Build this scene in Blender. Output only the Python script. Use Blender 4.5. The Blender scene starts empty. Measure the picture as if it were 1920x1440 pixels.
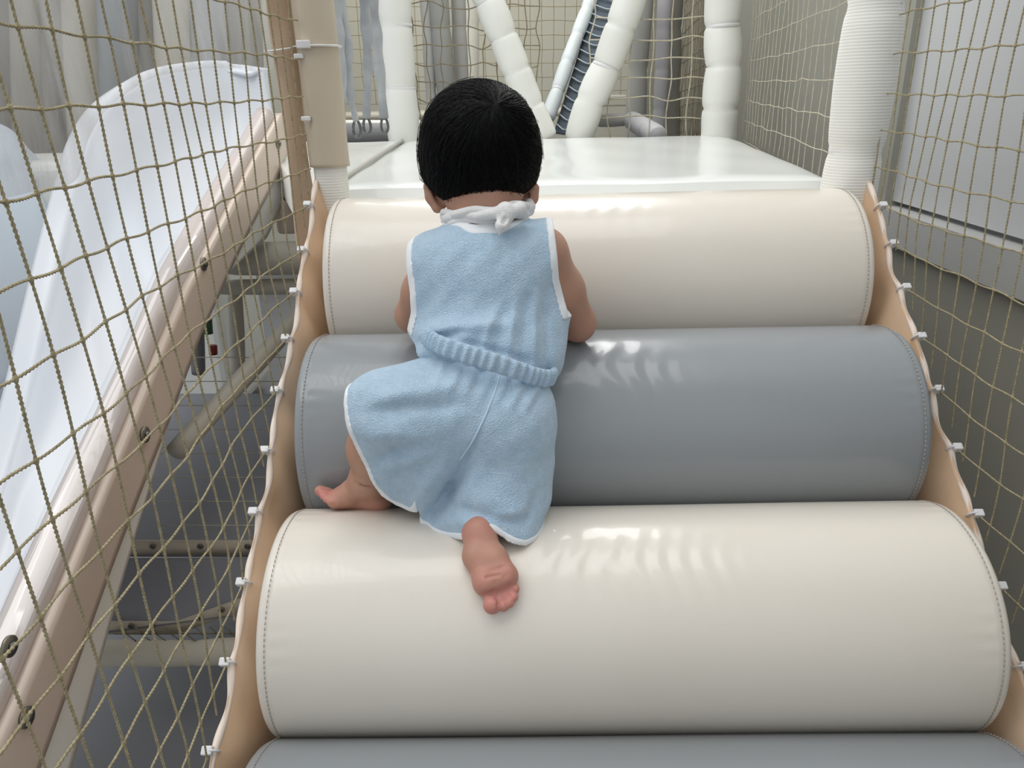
import bpy, math, random
import numpy as np
from mathutils import Vector, Matrix
random.seed(7); np.random.seed(7)
scene = bpy.context.scene

# ------------------------------------------------------------------ camera
FPX = 1400.0
PITCH, YAW, ROLL = math.radians(21.5), math.radians(1.0), math.radians(1.3)
fw = np.array([-math.sin(YAW)*math.cos(PITCH), math.cos(YAW)*math.cos(PITCH), -math.sin(PITCH)])
rt = np.array([math.cos(YAW), math.sin(YAW), 0.0]); up = np.cross(rt, fw)
CR = rt*math.cos(ROLL) - up*math.sin(ROLL)
CU = up*math.cos(ROLL) + rt*math.sin(ROLL)
def at(x, y, Y):                       # a pixel of the photo at depth Y -> point
    v = fw + CR*(x-960)/FPX - CU*(y-720)/FPX
    return v*Y/v[1]
def atX(x, y, X):
    v = fw + CR*(x-960)/FPX - CU*(y-720)/FPX
    return v*X/v[0]
cd = bpy.data.cameras.new('camera'); cam = bpy.data.objects.new('camera', cd)
scene.collection.objects.link(cam); scene.camera = cam
cd.sensor_width = 36; cd.lens = 36*FPX/1920; cd.clip_start = 0.05
cam.matrix_world = Matrix(((CR[0],CU[0],-fw[0],0),(CR[1],CU[1],-fw[1],0),(CR[2],CU[2],-fw[2],0),(0,0,0,1)))

# ------------------------------------------------------------------ light
w = bpy.data.worlds.new('room_light'); scene.world = w; w.use_nodes = True
w.node_tree.nodes['Background'].inputs[0].default_value = (0.93, 0.97, 1.0, 1)
w.node_tree.nodes['Background'].inputs[1].default_value = 0.60
_n = w.node_tree.nodes; _l = w.node_tree.links                       # the room is brighter above than below
_tc = _n.new('ShaderNodeTexCoord'); _sx = _n.new('ShaderNodeSeparateXYZ'); _mr = _n.new('ShaderNodeMapRange')
_mr.inputs['From Min'].default_value = -.5; _mr.inputs['From Max'].default_value = .5; _mr.inputs['To Min'].default_value = .24; _mr.inputs['To Max'].default_value = .74
_l.new(_tc.outputs['Generated'], _sx.inputs[0]); _l.new(_sx.outputs[2], _mr.inputs[0]); _l.new(_mr.outputs[0], _n['Background'].inputs[1])
def area(name, loc, target, sx, sy, power, col=(1,1,1)):
    l = bpy.data.lights.new(name, 'AREA'); l.shape = 'RECTANGLE'; l.size = sx; l.size_y = sy
    l.energy = power; l.color = col
    o = bpy.data.objects.new(name, l); scene.collection.objects.link(o)
    o.location = loc
    o.rotation_euler = (Vector(target)-Vector(loc)).to_track_quat('-Z', 'Y').to_euler()
    return o
area('ceiling_and_fill_light', (0.35, 3.1, 1.9), (0.3, 2.2, 0), 0.6, 1.1 , 14, (1, .99, .97))
area('ceiling_and_fill_light', (-0.1, 1.0, 2.0), (0, 1.0, 0), 1.3, 1.6, 13, (1, .985, .96))
area('ceiling_and_fill_light', (-2.2, 1.6, 2.1), (-1.2, 1.5, 0), 1.6, 1.6, 14, (.95, .98, 1))
area('ceiling_and_fill_light', (-1.3, 0.5, 1.9), (.95, 1.2, -.6), 1.2, 1.2, 12, (1, .99, .97))  # added fill aimed at the dark lower right wall, no ceiling panel
area('ceiling_and_fill_light', (-0.4, 4.4, 2.2), (0, 4.6, 0), 2.4, 1.0, 26, (1, .98, .94))
v = scene.view_settings
v.view_transform = 'Standard'; v.look = 'None'; v.gamma = 1; v.exposure = 0.15; v.use_curve_mapping = False

# ------------------------------------------------------------------ materials
def mat(name, col, rough=.5, var=None, vscale=8, bump=0, bscale=200, metal=0, coat=0, trans=0, alpha=1,
        sss=0, spec=.5, sheen=0, bump2=0, bscale2=30, stretch=None, bdist=.002):
    m = bpy.data.materials.new(name); m.use_nodes = True
    nt = m.node_tree; n = nt.nodes; l = nt.links; b = n['Principled BSDF']
    b.inputs['Base Color'].default_value = (*col, 1); b.inputs['Roughness'].default_value = rough
    b.inputs['Metallic'].default_value = metal; b.inputs['Coat Weight'].default_value = coat
    b.inputs['Transmission Weight'].default_value = trans; b.inputs['Alpha'].default_value = alpha
    b.inputs['Specular IOR Level'].default_value = spec
    b.inputs['Sheen Weight'].default_value = sheen
    if sss:
        b.inputs['Subsurface Weight'].default_value = sss
        b.inputs['Subsurface Radius'].default_value = (.008, .003, .0015); b.inputs['Subsurface Scale'].default_value = 1
    tc = n.new('ShaderNodeTexCoord'); vec = tc.outputs['Object']
    if stretch:
        mp = n.new('ShaderNodeMapping'); mp.inputs['Scale'].default_value = stretch
        l.new(vec, mp.inputs[0]); vec = mp.outputs[0]
    if var:
        t = n.new('ShaderNodeTexNoise'); t.inputs['Scale'].default_value = vscale; t.inputs['Detail'].default_value = 5
        r = n.new('ShaderNodeValToRGB'); r.color_ramp.elements[0].position = .35; r.color_ramp.elements[1].position = .65
        r.color_ramp.elements[0].color = (*col, 1); r.color_ramp.elements[1].color = (*var, 1)
        l.new(vec, t.inputs[0]); l.new(t.outputs[0], r.inputs[0]); l.new(r.outputs[0], b.inputs['Base Color'])
    prev = None
    for s, sc in ((bump, bscale), (bump2, bscale2)):
        if s:
            t = n.new('ShaderNodeTexNoise'); t.inputs['Scale'].default_value = sc; t.inputs['Detail'].default_value = 3
            bp = n.new('ShaderNodeBump'); bp.inputs['Strength'].default_value = s; bp.inputs['Distance'].default_value = bdist
            l.new(vec, t.inputs[0]); l.new(t.outputs[0], bp.inputs['Height'])
            if prev: l.new(prev.outputs[0], bp.inputs['Normal'])
            l.new(bp.outputs[0], b.inputs['Normal']); prev = bp
    return m
M = {}
M['cream'] = mat('cream_vinyl', (.775,.72,.64), .27, var=(.745,.685,.60), vscale=3, bump=.05, bscale=900, bump2=.12, bscale2=9, coat=.3)
M['grey'] = mat('grey_vinyl', (.285,.305,.318), .27, var=(.27,.288,.30), vscale=3, bump=.05, bscale=900, bump2=.12, bscale2=9, coat=.3)
M['white_mat'] = mat('white_vinyl_mat', (.80,.82,.79), .25, bump=.04, bscale=800, bump2=.25, bscale2=6, coat=.2)
M['peach'] = mat('peach_vinyl', (.74,.54,.38), .42, var=(.66,.44,.27), vscale=5, bump=.2, bscale=40, bump2=.35, bscale2=14)
M['peach_hem'] = mat('peach_vinyl_hem', (.82,.70,.60), .45, bump=.3, bscale=60)
M['tan'] = mat('tan_vinyl', (.58,.50,.385), .5, bump=.15, bscale=30)
M['stitch'] = mat('stitch_thread', (.42,.39,.35), .8)
M['pad'] = mat('padded_post_vinyl', (.82,.82,.77), .42, bump=.25, bscale=28, bump2=.3, bscale2=10)
M['tie'] = mat('white_nylon', (.75,.74,.74), .35)
M['cord'] = mat('tan_cord', (.45,.38,.23), .85, var=(.31,.26,.15), vscale=140, bump=.6, bscale=900)
M['cord_dark'] = mat('brown_cord', (.20,.17,.11), .9, var=(.28,.23,.15), vscale=60)
M['cord_pale'] = mat('pale_cord', (.58,.53,.40), .85, var=(.44,.40,.30), vscale=60)
M['slide'] = mat('white_moulded_plastic', (.70,.735,.78), .34, var=(.74,.745,.765), vscale=2, bump2=.15, bscale2=4)
M['slide_pad'] = mat('beige_slide_pad', (.66,.555,.47), .38, var=(.62,.51,.42), vscale=4, bump2=.3, bscale2=12)
M['slide_pad2'] = mat('mauve_slide_pad', (.56,.49,.46), .3, bump2=.3, bscale2=12)
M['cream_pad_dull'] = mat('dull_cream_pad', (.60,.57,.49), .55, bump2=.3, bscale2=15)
M['skin'] = mat('skin', (.50,.285,.20), .5, var=(.45,.235,.16), vscale=9, bump=.08, bscale=500, sss=.25, bump2=.1, bscale2=60)
M['hair'] = mat('black_hair', (.0035,.0035,.004), .5, spec=.22)
M['terry'] = mat('pale_blue_terry', (.45,.61,.76), .95, var=(.51,.66,.80), vscale=90, bump=.9, bscale=520, bump2=.5, bscale2=45, sheen=.4, spec=.1, bdist=.003)
M['trimcloth'] = mat('white_cotton_binding', (.84,.86,.88), .85, bump=.3, bscale=700, spec=.15)
M['scarf'] = mat('white_muslin', (.80,.79,.78), .9, bump=.4, bscale=500, bump2=.3, bscale2=60, spec=.1)
M['bolt'] = mat('aged_steel', (.22,.20,.16), .4, metal=.8)
M['steel'] = mat('dark_steel', (.16,.16,.16), .35, metal=.9)
M['strap'] = mat('grey_blue_fabric', (.44,.455,.47), .8, var=(.30,.315,.33), vscale=12, bump=.4, bscale=40)
M['olive'] = mat('olive_grey_wall', (.32,.315,.27), .7, var=(.295,.29,.25), vscale=1.5)
M['beige_wall'] = mat('beige_wall', (.70,.68,.58), .8)
M['pale_panel'] = mat('pale_grey_panel', (.52,.53,.535), .6, var=(.49,.50,.505), vscale=1)
M['trim'] = mat('grey_trim', (.40,.40,.39), .5)
M['floor'] = mat('grey_foam_floor', (.25,.253,.27), .6, var=(.23,.233,.25), vscale=3)
M['floor_back'] = mat('beige_floor', (.38,.36,.29), .6)
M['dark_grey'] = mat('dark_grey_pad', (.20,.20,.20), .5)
M['grey_pad'] = mat('grey_pad', (.43,.425,.40), .55, bump2=.3, bscale2=12)
M['slate'] = mat('slate_blue_mesh', (.06,.08,.10), .8)
M['red'] = mat('red_plastic', (.30,.03,.03), .4)
M['green'] = mat('green_plastic', (.06,.16,.07), .4)
def flush(m):                                          # rosier skin on soles, toes and palms
    nt = m.node_tree; n = nt.nodes; l = nt.links; b = n['Principled BSDF']; a = n.new('ShaderNodeAttribute'); a.attribute_name = 'flush'
    mx = n.new('ShaderNodeMix'); mx.data_type = 'RGBA'; src = b.inputs['Base Color'].links[0].from_socket
    l.new(a.outputs['Fac'], mx.inputs[0]); l.new(src, mx.inputs[6]); mx.inputs[7].default_value = (.60,.235,.20,1); l.new(mx.outputs[2], b.inputs['Base Color'])
flush(M['skin'])
def clear_mat():
    m = bpy.data.materials.new('clear_vinyl'); m.use_nodes = True; nt = m.node_tree; n = nt.nodes; l = nt.links
    for x in list(n): n.remove(x)
    out = n.new('ShaderNodeOutputMaterial'); mix = n.new('ShaderNodeMixShader'); tr = n.new('ShaderNodeBsdfTransparent')
    gl = n.new('ShaderNodeBsdfPrincipled'); gl.inputs['Base Color'].default_value = (.66,.66,.67,1); gl.inputs['Roughness'].default_value = .16
    tr.inputs[0].default_value = (.93,.93,.93,1)
    tc = n.new('ShaderNodeTexCoord'); mp = n.new('ShaderNodeMapping'); mp.inputs['Scale'].default_value = (1,5,.9)
    nz = n.new('ShaderNodeTexNoise'); nz.inputs['Scale'].default_value = 2.2; nz.inputs['Detail'].default_value = 5
    rp = n.new('ShaderNodeMapRange'); rp.inputs['From Min'].default_value = .4; rp.inputs['From Max'].default_value = .7
    rp.inputs['To Min'].default_value = .16; rp.inputs['To Max'].default_value = .62  # pale noise streaks mixed in to stand for reflections on the vinyl
    bp = n.new('ShaderNodeBump'); bp.inputs['Strength'].default_value = .5; bp.inputs['Distance'].default_value = .02
    l.new(tc.outputs['Object'], mp.inputs[0]); l.new(mp.outputs[0], nz.inputs[0]); l.new(nz.outputs[0], rp.inputs[0])
    l.new(nz.outputs[0], bp.inputs['Height']); l.new(bp.outputs[0], gl.inputs['Normal'])
    l.new(rp.outputs[0], mix.inputs[0]); l.new(tr.outputs[0], mix.inputs[1]); l.new(gl.outputs[0], mix.inputs[2]); l.new(mix.outputs[0], out.inputs[0])
    return m
M['clear'] = clear_mat()
def rib_mat():
    m = mat('ribbed_elastic', (.83,.82,.77), .8); nt = m.node_tree; n = nt.nodes; l = nt.links
    tc = n.new('ShaderNodeTexCoord'); wv = n.new('ShaderNodeTexWave'); wv.bands_direction = 'Z'; wv.inputs['Scale'].default_value = 62; wv.inputs['Distortion'].default_value = .4
    bp = n.new('ShaderNodeBump'); bp.inputs['Strength'].default_value = .35; bp.inputs['Distance'].default_value = .0011
    l.new(tc.outputs['Object'], wv.inputs[0]); l.new(wv.outputs[1], bp.inputs['Height']); l.new(bp.outputs[0], n['Principled BSDF'].inputs['Normal'])
    return m
M['rib'] = rib_mat()

# ------------------------------------------------------------------ object helpers
def link(o, parent=None):
    scene.collection.objects.link(o)
    if parent is not None: o.parent = parent
    return o
def mesh_obj(name, verts, faces, m, parent=None, smooth=True):
    me = bpy.data.meshes.new(name)
    me.from_pydata([tuple(map(float, q)) for q in verts] if not isinstance(verts, np.ndarray) else verts.tolist(), [],
                   faces.tolist() if isinstance(faces, np.ndarray) else faces)
    me.update()
    if smooth: me.polygons.foreach_set('use_smooth', [True]*len(me.polygons))
    me.materials.append(m)
    o = bpy.data.objects.new(name, me); return link(o, parent)
def tag(o, label=None, cat=None, group=None, kind=None):
    if label: o['label'] = label
    if cat: o['category'] = cat
    if group: o['group'] = group
    if kind: o['kind'] = kind
    return o
def thing(name, label, cat, group=None, loc=(0,0,0)):
    o = bpy.data.objects.new(name, None); o.empty_display_size = .05; o.location = loc
    link(o); return tag(o, label, cat, group)
class MB:
    def __init__(s): s.v = []; s.f = []; s.n = 0
    def add(s, v, f):
        v = np.asarray(v, float); f = np.asarray(f)
        s.v.append(v); s.f.extend((f+s.n).tolist()); s.n += len(v)
    def build(s, name, m, parent=None, smooth=True):
        return mesh_obj(name, np.concatenate(s.v), s.f, m, parent, smooth)
def frames(P):
    P = np.asarray(P, float); T = np.gradient(P, axis=0) if len(P) > 2 else np.repeat((P[-1:]-P[:1]), len(P), 0); T /= np.linalg.norm(T, axis=1)[:,None]+1e-12
    a = np.array([0,0,1.0]) if abs(T[0][2]) < .9 else np.array([1.0,0,0])
    if len(P) > 2 and np.abs(T[0]).max() < 1e-6: T[0] = T[1]
    N = np.zeros_like(P); n = np.cross(T[0], a); n /= np.linalg.norm(n)
    for i in range(len(P)):
        n = n - T[i]*np.dot(n, T[i]); n /= np.linalg.norm(n); N[i] = n
    return T, N, np.cross(T, N)
def tube(mb, P, r, sides=10, caps=True, flat=None, twist=0.0, lobe=0.0):
    """tube along polyline P with radius r (scalar or array); flat squashes it, lobe/twist make a laid cord"""
    P = np.asarray(P, float); k = len(P); T, N, B = frames(P)
    r = np.broadcast_to(np.asarray(r, float), (k,))
    th = np.arange(sides)*2*math.pi/sides
    s = np.concatenate([[0], np.cumsum(np.linalg.norm(np.diff(P, axis=0), axis=1))])
    TH = th[None,:] + (s*twist)[:,None]
    rad = r[:,None]*(1+lobe*np.cos(2*th)[None,:])
    fl = 1 if flat is None else flat
    V = P[:,None,:] + (rad*np.cos(TH))[...,None]*N[:,None,:] + (rad*np.sin(TH))[...,None]*B[:,None,:]*fl
    i = np.arange(k-1)[:,None]*sides; j = np.arange(sides)[None,:]; j2 = (j+1) % sides
    F = np.stack([i+j, i+j2, i+sides+j2, i+sides+j], -1).reshape(-1,4)
    n0 = mb.n; mb.add(V.reshape(-1,3), F)
    if caps:
        mb.f.append([n0+q for q in range(sides)][::-1]); mb.f.append([n0+(k-1)*sides+q for q in range(sides)])
def box(mb, c, s, R=None, bev=0):
    c = np.asarray(c, float); s = np.asarray(s, float)/2
    v = np.array([[x,y,z] for x in (-1,1) for y in (-1,1) for z in (-1,1)], float)*s
    if R is not None: v = v@np.asarray(R).T
    mb.add(v+c, [[0,1,3,2],[4,6,7,5],[0,4,5,1],[2,3,7,6],[0,2,6,4],[1,5,7,3]])
def bevel(o, wd=.004, seg=3):
    b = o.modifiers.new('bevel', 'BEVEL'); b.width = wd; b.segments = seg; b.limit_method = 'ANGLE'; return o
def catmull(P, n=12):
    P = np.asarray(P, float); Q = np.vstack([2*P[0]-P[1], P, 2*P[-1]-P[-2]]); out = []
    for i in range(1, len(Q)-2):
        for t in np.linspace(0, 1, n, endpoint=False):
            a,b,c,d = Q[i-1],Q[i],Q[i+1],Q[i+2]
            out.append(.5*((2*b)+(-a+c)*t+(2*a-5*b+4*c-d)*t*t+(-a+3*b-3*c+d)*t**3))
    out.append(P[-1]); return np.array(out)
def padded(mb, a, b, r, seg, squeeze=.10, sides=28, wob=.02, n=14, seed=0):
    """foam padded pipe: sausages pulled in where they are tied"""
    a = np.asarray(a, float); b = np.asarray(b, float); L = np.linalg.norm(b-a); m = max(1, int(round(L/seg)))
    t = np.linspace(0, 1, m*n+1); ph = (t*m) % 1.0
    prof = 1 - squeeze*np.exp(-(np.minimum(ph, 1-ph)/.055)**2) + .035*np.sin(ph*math.pi)
    P = a+(b-a)*t[:,None]; prof = prof + .03*np.sin(ph*math.pi); rs = np.random.RandomState(seed)
    off = rs.randn(m+2, 3)*r*.07
    P = P + np.array([np.interp(t*m, np.arange(m+2), off[:,c]) for c in range(3)]).T
    tube(mb, P, r*prof*(1+wob*np.interp(t*m*2, np.arange(2*m+2), rs.randn(2*m+2))), sides)

# ------------------------------------------------------------------ rollers
RX0, RX1, RR = -.3285, .5715, .153
RC = [(.848+.2465*(i-1), -.684+.179*(i-1)) for i in range(4)]
def roller(i, label, m, wr=None):
    Y, Z = RC[i]; t = thing('climbing_roller', label, 'foam roller', 'padded climbing rollers', ((RX0+RX1)/2, Y, Z))
    L = (RX1-RX0)/2; e = .016
    xs = [(-L, .40), (-L, .75), (-L+.001, .90), (-L+.002, .95)]
    for k in range(0, 7):
        a = k/6*math.pi/2; xs.append((-L+e-e*math.cos(a), .95+.05*math.sin(a)-(.008 if k == 5 else 0)))
    mid = np.linspace(-L+e+.004, L-e-.004, 260); prof = xs + [(x, 1.0) for x in mid] + [(-x, r) for x, r in reversed(xs)]
    S = 240; th = np.arange(S)*2*math.pi/S; X = np.array([q[0] for q in prof]); Rr = np.array([q[1] for q in prof])*RR
    TH, XX = np.meshgrid(th, X); RRR = np.repeat(Rr[:,None], S, 1)
    # pulled folds of the cover just inside the end seam
    ed = np.exp(-((L-np.abs(XX))/.035)**2); RRR = RRR + ed*(np.abs(XX) < L-e)*.0006*np.sin(TH*46+i)*np.clip(np.sin(TH*5+i),0,1)
    RRR = RRR + .0008*np.sin(XX*7+i*2)*np.sin(TH*3+i)
    if wr:
        for (px, pth, wx, wt, amp, fr, ph) in wr:
            g = np.exp(-((XX-px)/wx)**2-((TH-pth)/wt)**2)
            RRR = RRR + g*amp*(np.sin((XX-px)*fr+1.6*np.sin((TH-pth)*9+ph)+ph))
    V = np.stack([XX, RRR*np.cos(TH), RRR*np.sin(TH)], -1).reshape(-1,3)
    k = len(prof); ii = np.arange(k-1)[:,None]*S; jj = np.arange(S)[None,:]; j2 = (jj+1) % S
    F = np.stack([ii+jj, ii+S+jj, ii+S+j2, ii+j2], -1).reshape(-1,4).tolist()
    F.append(list(range(S))); F.append(list(range((k-1)*S, k*S))[::-1])
    mesh_obj('roller_cover', V, F, m, t)
    for sx in (-1, 1):                                    # stitched end seams
        sb = MB(); ns = 150
        for q in range(ns):
            a0 = 2*math.pi*q/ns; a1 = a0+2*math.pi/ns*.62
            P = [(sx*(L-.0125), (RR+.0004)*math.cos(a), (RR+.0004)*math.sin(a)) for a in (a0, (a0+a1)/2, a1)]
            tube(sb, P, .0007, 5)
        sb.build('seam_stitching', M['stitch'], t)
    ax = MB(); tube(ax, [(-L-.03,0,0), (L+.03,0,0)], .022, 20); ax.build('axle', M['steel'], t)
    return t
mx = (RX0+RX1)/2
roller(0, 'grey vinyl climbing roller, lowest, mostly cut off by the bottom of the photo', M['grey'])
roller(1, 'cream vinyl climbing roller, the large lower one under the child\'s bare foot', M['cream'],
       [(.06-mx, 2.0, .07, .24, .0010, 190, .4), (.17-mx, 2.05, .08, .24, .0008, 230, 2)])
roller(2, 'grey vinyl climbing roller in the middle, under the child\'s hips and elbow', M['grey'],
       [(.12-mx, 2.05, .045, .26, .0014, 150, 1), (.17-mx, 2.2, .04, .22, .0009, 190, 2)])
roller(3, 'cream vinyl climbing roller at the top, level with the white mat', M['cream'],
       [(.14-mx, 2.1, .06, .22, .0005, 170, .4)])

# ------------------------------------------------------------------ side flaps with cable ties
LX, RXN = -.378, .615
NS = np.array([0, math.cos(math.radians(37.3)), math.sin(math.radians(37.3))])      # up along the climb
ND = np.array([0, math.sin(math.radians(37.3)), -math.cos(math.radians(37.3))])     # down into the gap
def flap(side, label, ties, X):
    t = thing('side_flap', label, 'vinyl flap')
    p0 = np.array([X, ties[-1][0], ties[-1][1]]); p1 = np.array([X, ties[0][0], ties[0][1]])
    sgn = 1 if side == 'left' else -1
    tp = np.array(ties[::-1]); tl = (tp-tp[0])@NS[1:]
    L0, L1 = tl[0]-.16, tl[-1]+.075
    n, k = 260, 40; s = np.linspace(L0, L1, n); d = np.concatenate([np.linspace(0,.02,6), np.linspace(.03,.36,k-6)])
    edge = np.array([np.interp(s, tl, (tp[:,c]-tp[0][c])-tl*NS[1+c]) for c in (0,1)]).T
    SS, DD = np.meshgrid(s, d, indexing='ij')
    ph = np.interp(s, tl, np.arange(len(tl)))
    between = np.abs(np.sin(ph*math.pi))[:,None]
    xin = (1-np.exp(-DD/.05))*.034
    wav = (.0045*np.sin(SS*31+sgn)+.003*np.sin(SS*70+DD*25))*np.clip(DD/.03,0,1)+.005*between*np.exp(-(DD/.03)**2)*np.sin(SS*23)
    Xg = X + sgn*(xin+wav*.9)
    base = np.array([0, tp[0][0], tp[0][1]])
    sag = .006*between*np.exp(-(DD/.05)**2)
    V = base + SS[...,None]*NS + (DD+sag)[...,None]*ND
    V[...,1] += edge[:,0][:,None]*np.exp(-DD/.05); V[...,2] += edge[:,1][:,None]*np.exp(-DD/.05)
    V[...,0] = Xg
    i = np.arange(n-1)[:,None]*k; j = np.arange(k-1)[None,:]
    F = np.stack([i+j, i+j+1, i+k+j+1, i+k+j], -1).reshape(-1,4)
    o = mesh_obj('vinyl_sheet', V.reshape(-1,3), F, M['peach'], t)
    sol = o.modifiers.new('thick', 'SOLIDIFY'); sol.thickness = .0018
    mb = MB(); tube(mb, V[:,0,:]+ND*.004, .0042*(1+.25*np.sin(s*90)), 10, flat=1.0); mb.build('rolled_hem', M['peach_hem'], t)
    for a, (y, z) in enumerate(ties):
        c = np.array([X-sgn*.002, y, z]); mb = MB()
        Rm = np.stack([np.array([1,0,0]), NS, -ND], 1)
        box(mb, c-ND*.002+np.array([-sgn*.004,0,0]), (.013,.0105,.011), Rm)
        o = mb.build('cable_tie', M['tie'], t, False); bevel(o, .0018)
        lp = MB(); th = np.linspace(0, 2*math.pi, 22)
        tube(lp, c+np.array([0,0,0])+ND*.004+np.outer(np.cos(th), np.array([1,0,0]))*.0078+np.outer(np.sin(th), ND)*.0105, .0016, 6)
        lp.build('tie_loop', M['tie'], o)
    return t
LT = [tuple(atX(x, y, LX)[1:]) for x, y in [(583,385),(572,470),(558,548),(543,635),(524,733),(505,845),(484,960),(462,1092),(432,1242),(400,1408)]]
RT = [tuple(atX(x, y, RXN)[1:]) for x, y in [(1648,387),(1668,458),(1691,540),(1719,632),(1751,731),(1785,840),(1824,964),(1866,1100),(1912,1250)]]
flap('left', 'peach vinyl side flap along the left ends of the rollers', LT, LX)
flap('right', 'peach vinyl side flap along the right ends of the rollers', RT, RXN)

# ------------------------------------------------------------------ nets
def laid(mb, P, r, step=.0022, pitch=.009):
    P = np.asarray(P, float); s = np.concatenate([[0], np.cumsum(np.linalg.norm(np.diff(P,axis=0),axis=1))])
    if s[-1] < .004: return
    q = np.linspace(0, s[-1], max(2, int(s[-1]/step)))
    Q = np.stack([np.interp(q, s, P[:,c]) for c in range(3)], 1)
    tube(mb, Q, r, 6, caps=False, twist=2*math.pi/pitch, lobe=.38)
def edge_z(Y, ties):
    a = np.array(sorted(ties)); e = np.interp(Y, a[:,0], a[:,1])
    lo = a[0]; e = np.where(Y < lo[0], lo[1]+(Y-lo[0])*.76, e); return e
def climb_net(label, X, ties, y0, dy, ny, top, m, r, drift):
    t = thing('safety_net', label, 'net')
    zs = [z for _, z in ties]; ymax = 1.40
    rows = list(zs); 
    z = zs[0]
    while z < top: z += .0605; rows.append(z)
    z = zs[-1]
    for _ in range(8): z -= .062; rows.append(z)
    rows = sorted(rows)
    bulge = lambda Y, Z: X + (.010*np.sin(Y*5+Z*3)+.004*np.sin(Y*17+Z*11))*np.clip((Z-edge_z(Y,ties))/.12, 0, 1)
    def zof(Yv, zr, k):                                     # slack rows
        g = np.clip((zr-edge_z(Yv,ties))/.15, 0, 1)
        return zr - g*(.0012*np.sin(Yv*69+k)+0.003*np.sin((Yv-.3)/(1.1)*math.pi)+.0012*np.sin(Yv*9+k*2.1))
    hb = MB(); vb = MB(); kb = MB()
    for k, zr in enumerate(rows):
        Y = np.linspace(.12, ymax, 240); ez = edge_z(Y, ties); keep = zr > ez-.002
        if keep.sum() < 3: continue
        Yk = Y[keep]; Z = zof(Yk, zr, k)
        laid(hb, np.stack([bulge(Yk, Z), Yk, Z], 1), r)
    for q in range(ny):
        Yb = y0+q*dy; 
        if Yb > 1.385: break
        Z = np.linspace(-1.1, top, 200); Y = Yb+drift*(Z+.1)+.0012*np.sin(Z*19+q*2)
        keep = Z > edge_z(Y, ties)
        if keep.sum() < 3: continue
        laid(vb, np.stack([bulge(Y[keep], Z[keep]), Y[keep], Z[keep]], 1), r)
        for k, zr in enumerate(rows):
            Yc = Yb+drift*(zr+.1)
            if zr > edge_z(Yc, ties)+.004:
                zc = float(zof(np.array(Yc), zr, k)); Yc = Yb+drift*(zc+.1)+.0012*math.sin(zc*19+q*2); xb = float(bulge(Yc, zc))
                tube(kb, [(xb,Yc,zc-r*2.6),(xb,Yc,zc-r*1.3),(xb,Yc,zc),(xb,Yc,zc+r*1.3),(xb,Yc,zc+r*2.6)], np.array([.9,1.55,1.7,1.55,.9])*r, 8)
    hb.build('horizontal_cords', M['cord'], t); vb.build('vertical_cords', M['cord'], t); tag(kb.build('knots', M['cord'], t), kind='stuff')
    return t
climb_net('tan cord safety net along the left side, in front of the white slide', LX-.004, LT, .142, .0453, 30, .62, M['cord'], .00125, -.02)
climb_net('tan cord safety net along the right side, in front of the grey wall', RXN+.006, RT, .2, .0402, 32, .62, M['cord'], .0011, .03)

def grid_net(label, A, U, Vv, nu, nv, r, m, name='safety_net', jit=.004, cat='net', sag=.0):
    """net hung on a plane from corner A along U and V"""
    A, U, Vv = map(lambda q: np.asarray(q, float), (A, U, Vv)); mb = MB(); N = np.cross(U, Vv); N /= np.linalg.norm(N)
    rs = np.random.RandomState(len(label)+nu)
    ju = rs.randn(nu+1, nv+1, 3)*jit
    G = A + (np.arange(nu+1)/nu)[:,None,None]*U + (np.arange(nv+1)/nv)[None,:,None]*Vv + ju
    if sag:
        uu = (np.arange(nu+1)/nu)[:,None]; G[...,2] -= sag*np.sin(uu*math.pi)
    for i in range(nu+1): tube(mb, catmull(G[i], 3), r, 5)
    for j in range(nv+1): tube(mb, catmull(G[:,j], 3), r, 5)
    o = mb.build(name, m); return tag(o, label, cat)

# ------------------------------------------------------------------ platform mats
def cushion(name, poly, z0, z1, m, label, cat='mat', e=.008):
    """a soft mat from a quad footprint"""
    poly = np.asarray(poly, float); n = 40; t = (np.arange(n+1)/n); mb = MB()
    def q(u, v): return (poly[0]*(1-u)*(1-v)+poly[1]*u*(1-v)+poly[2]*u*v+poly[3]*(1-u)*v)
    V = []; ring = []
    for i in range(n+1):
        for j in range(n+1):
            u, v_ = .5-.5*math.cos(t[i]*math.pi), .5-.5*math.cos(t[j]*math.pi)
            p = q(u, v_); dd = min(np.linalg.norm(q(0,v_)-p), np.linalg.norm(q(1,v_)-p), np.linalg.norm(q(u,0)-p), np.linalg.norm(q(u,1)-p))
            h = z1 - e*(1-min(1, dd/.05))**2.2 + .0015*math.sin(p[0]*19)*math.sin(p[1]*13)
            V.append((p[0], p[1], h))
    F = [[i*(n+1)+j, (i+1)*(n+1)+j, (i+1)*(n+1)+j+1, i*(n+1)+j+1] for i in range(n) for j in range(n)]
    per = [i*(n+1) for i in range(n+1)]+[n*(n+1)+j for j in range(1,n+1)]+[i*(n+1)+n for i in range(n-1,-1,-1)]+[j for j in range(n-1,0,-1)]
    b0 = len(V); V += [(V[p][0], V[p][1], z0) for p in per]; K = len(per)
    F += [[per[(a+1)%K], per[a], b0+a, b0+(a+1)%K] for a in range(K)]; F.append(list(range(b0, b0+K)))
    return tag(mesh_obj(name, V, F, m), label, cat)
PZ = -.168
cushion('floor_mat', [(-.37,1.50),(.60,1.50),(.755,2.86),(-.43,2.93)], PZ-.09, PZ, M['white_mat'], 'glossy white vinyl mat on the platform behind the top roller')
cushion('floor_mat', [(-.46,1.56),(-.385,1.50),(-.443,2.90),(-.93,2.86)], PZ-.09, PZ+.003, M['white_mat'], 'white vinyl mat left of the diagonal piped seam, under the grey straps')
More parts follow.
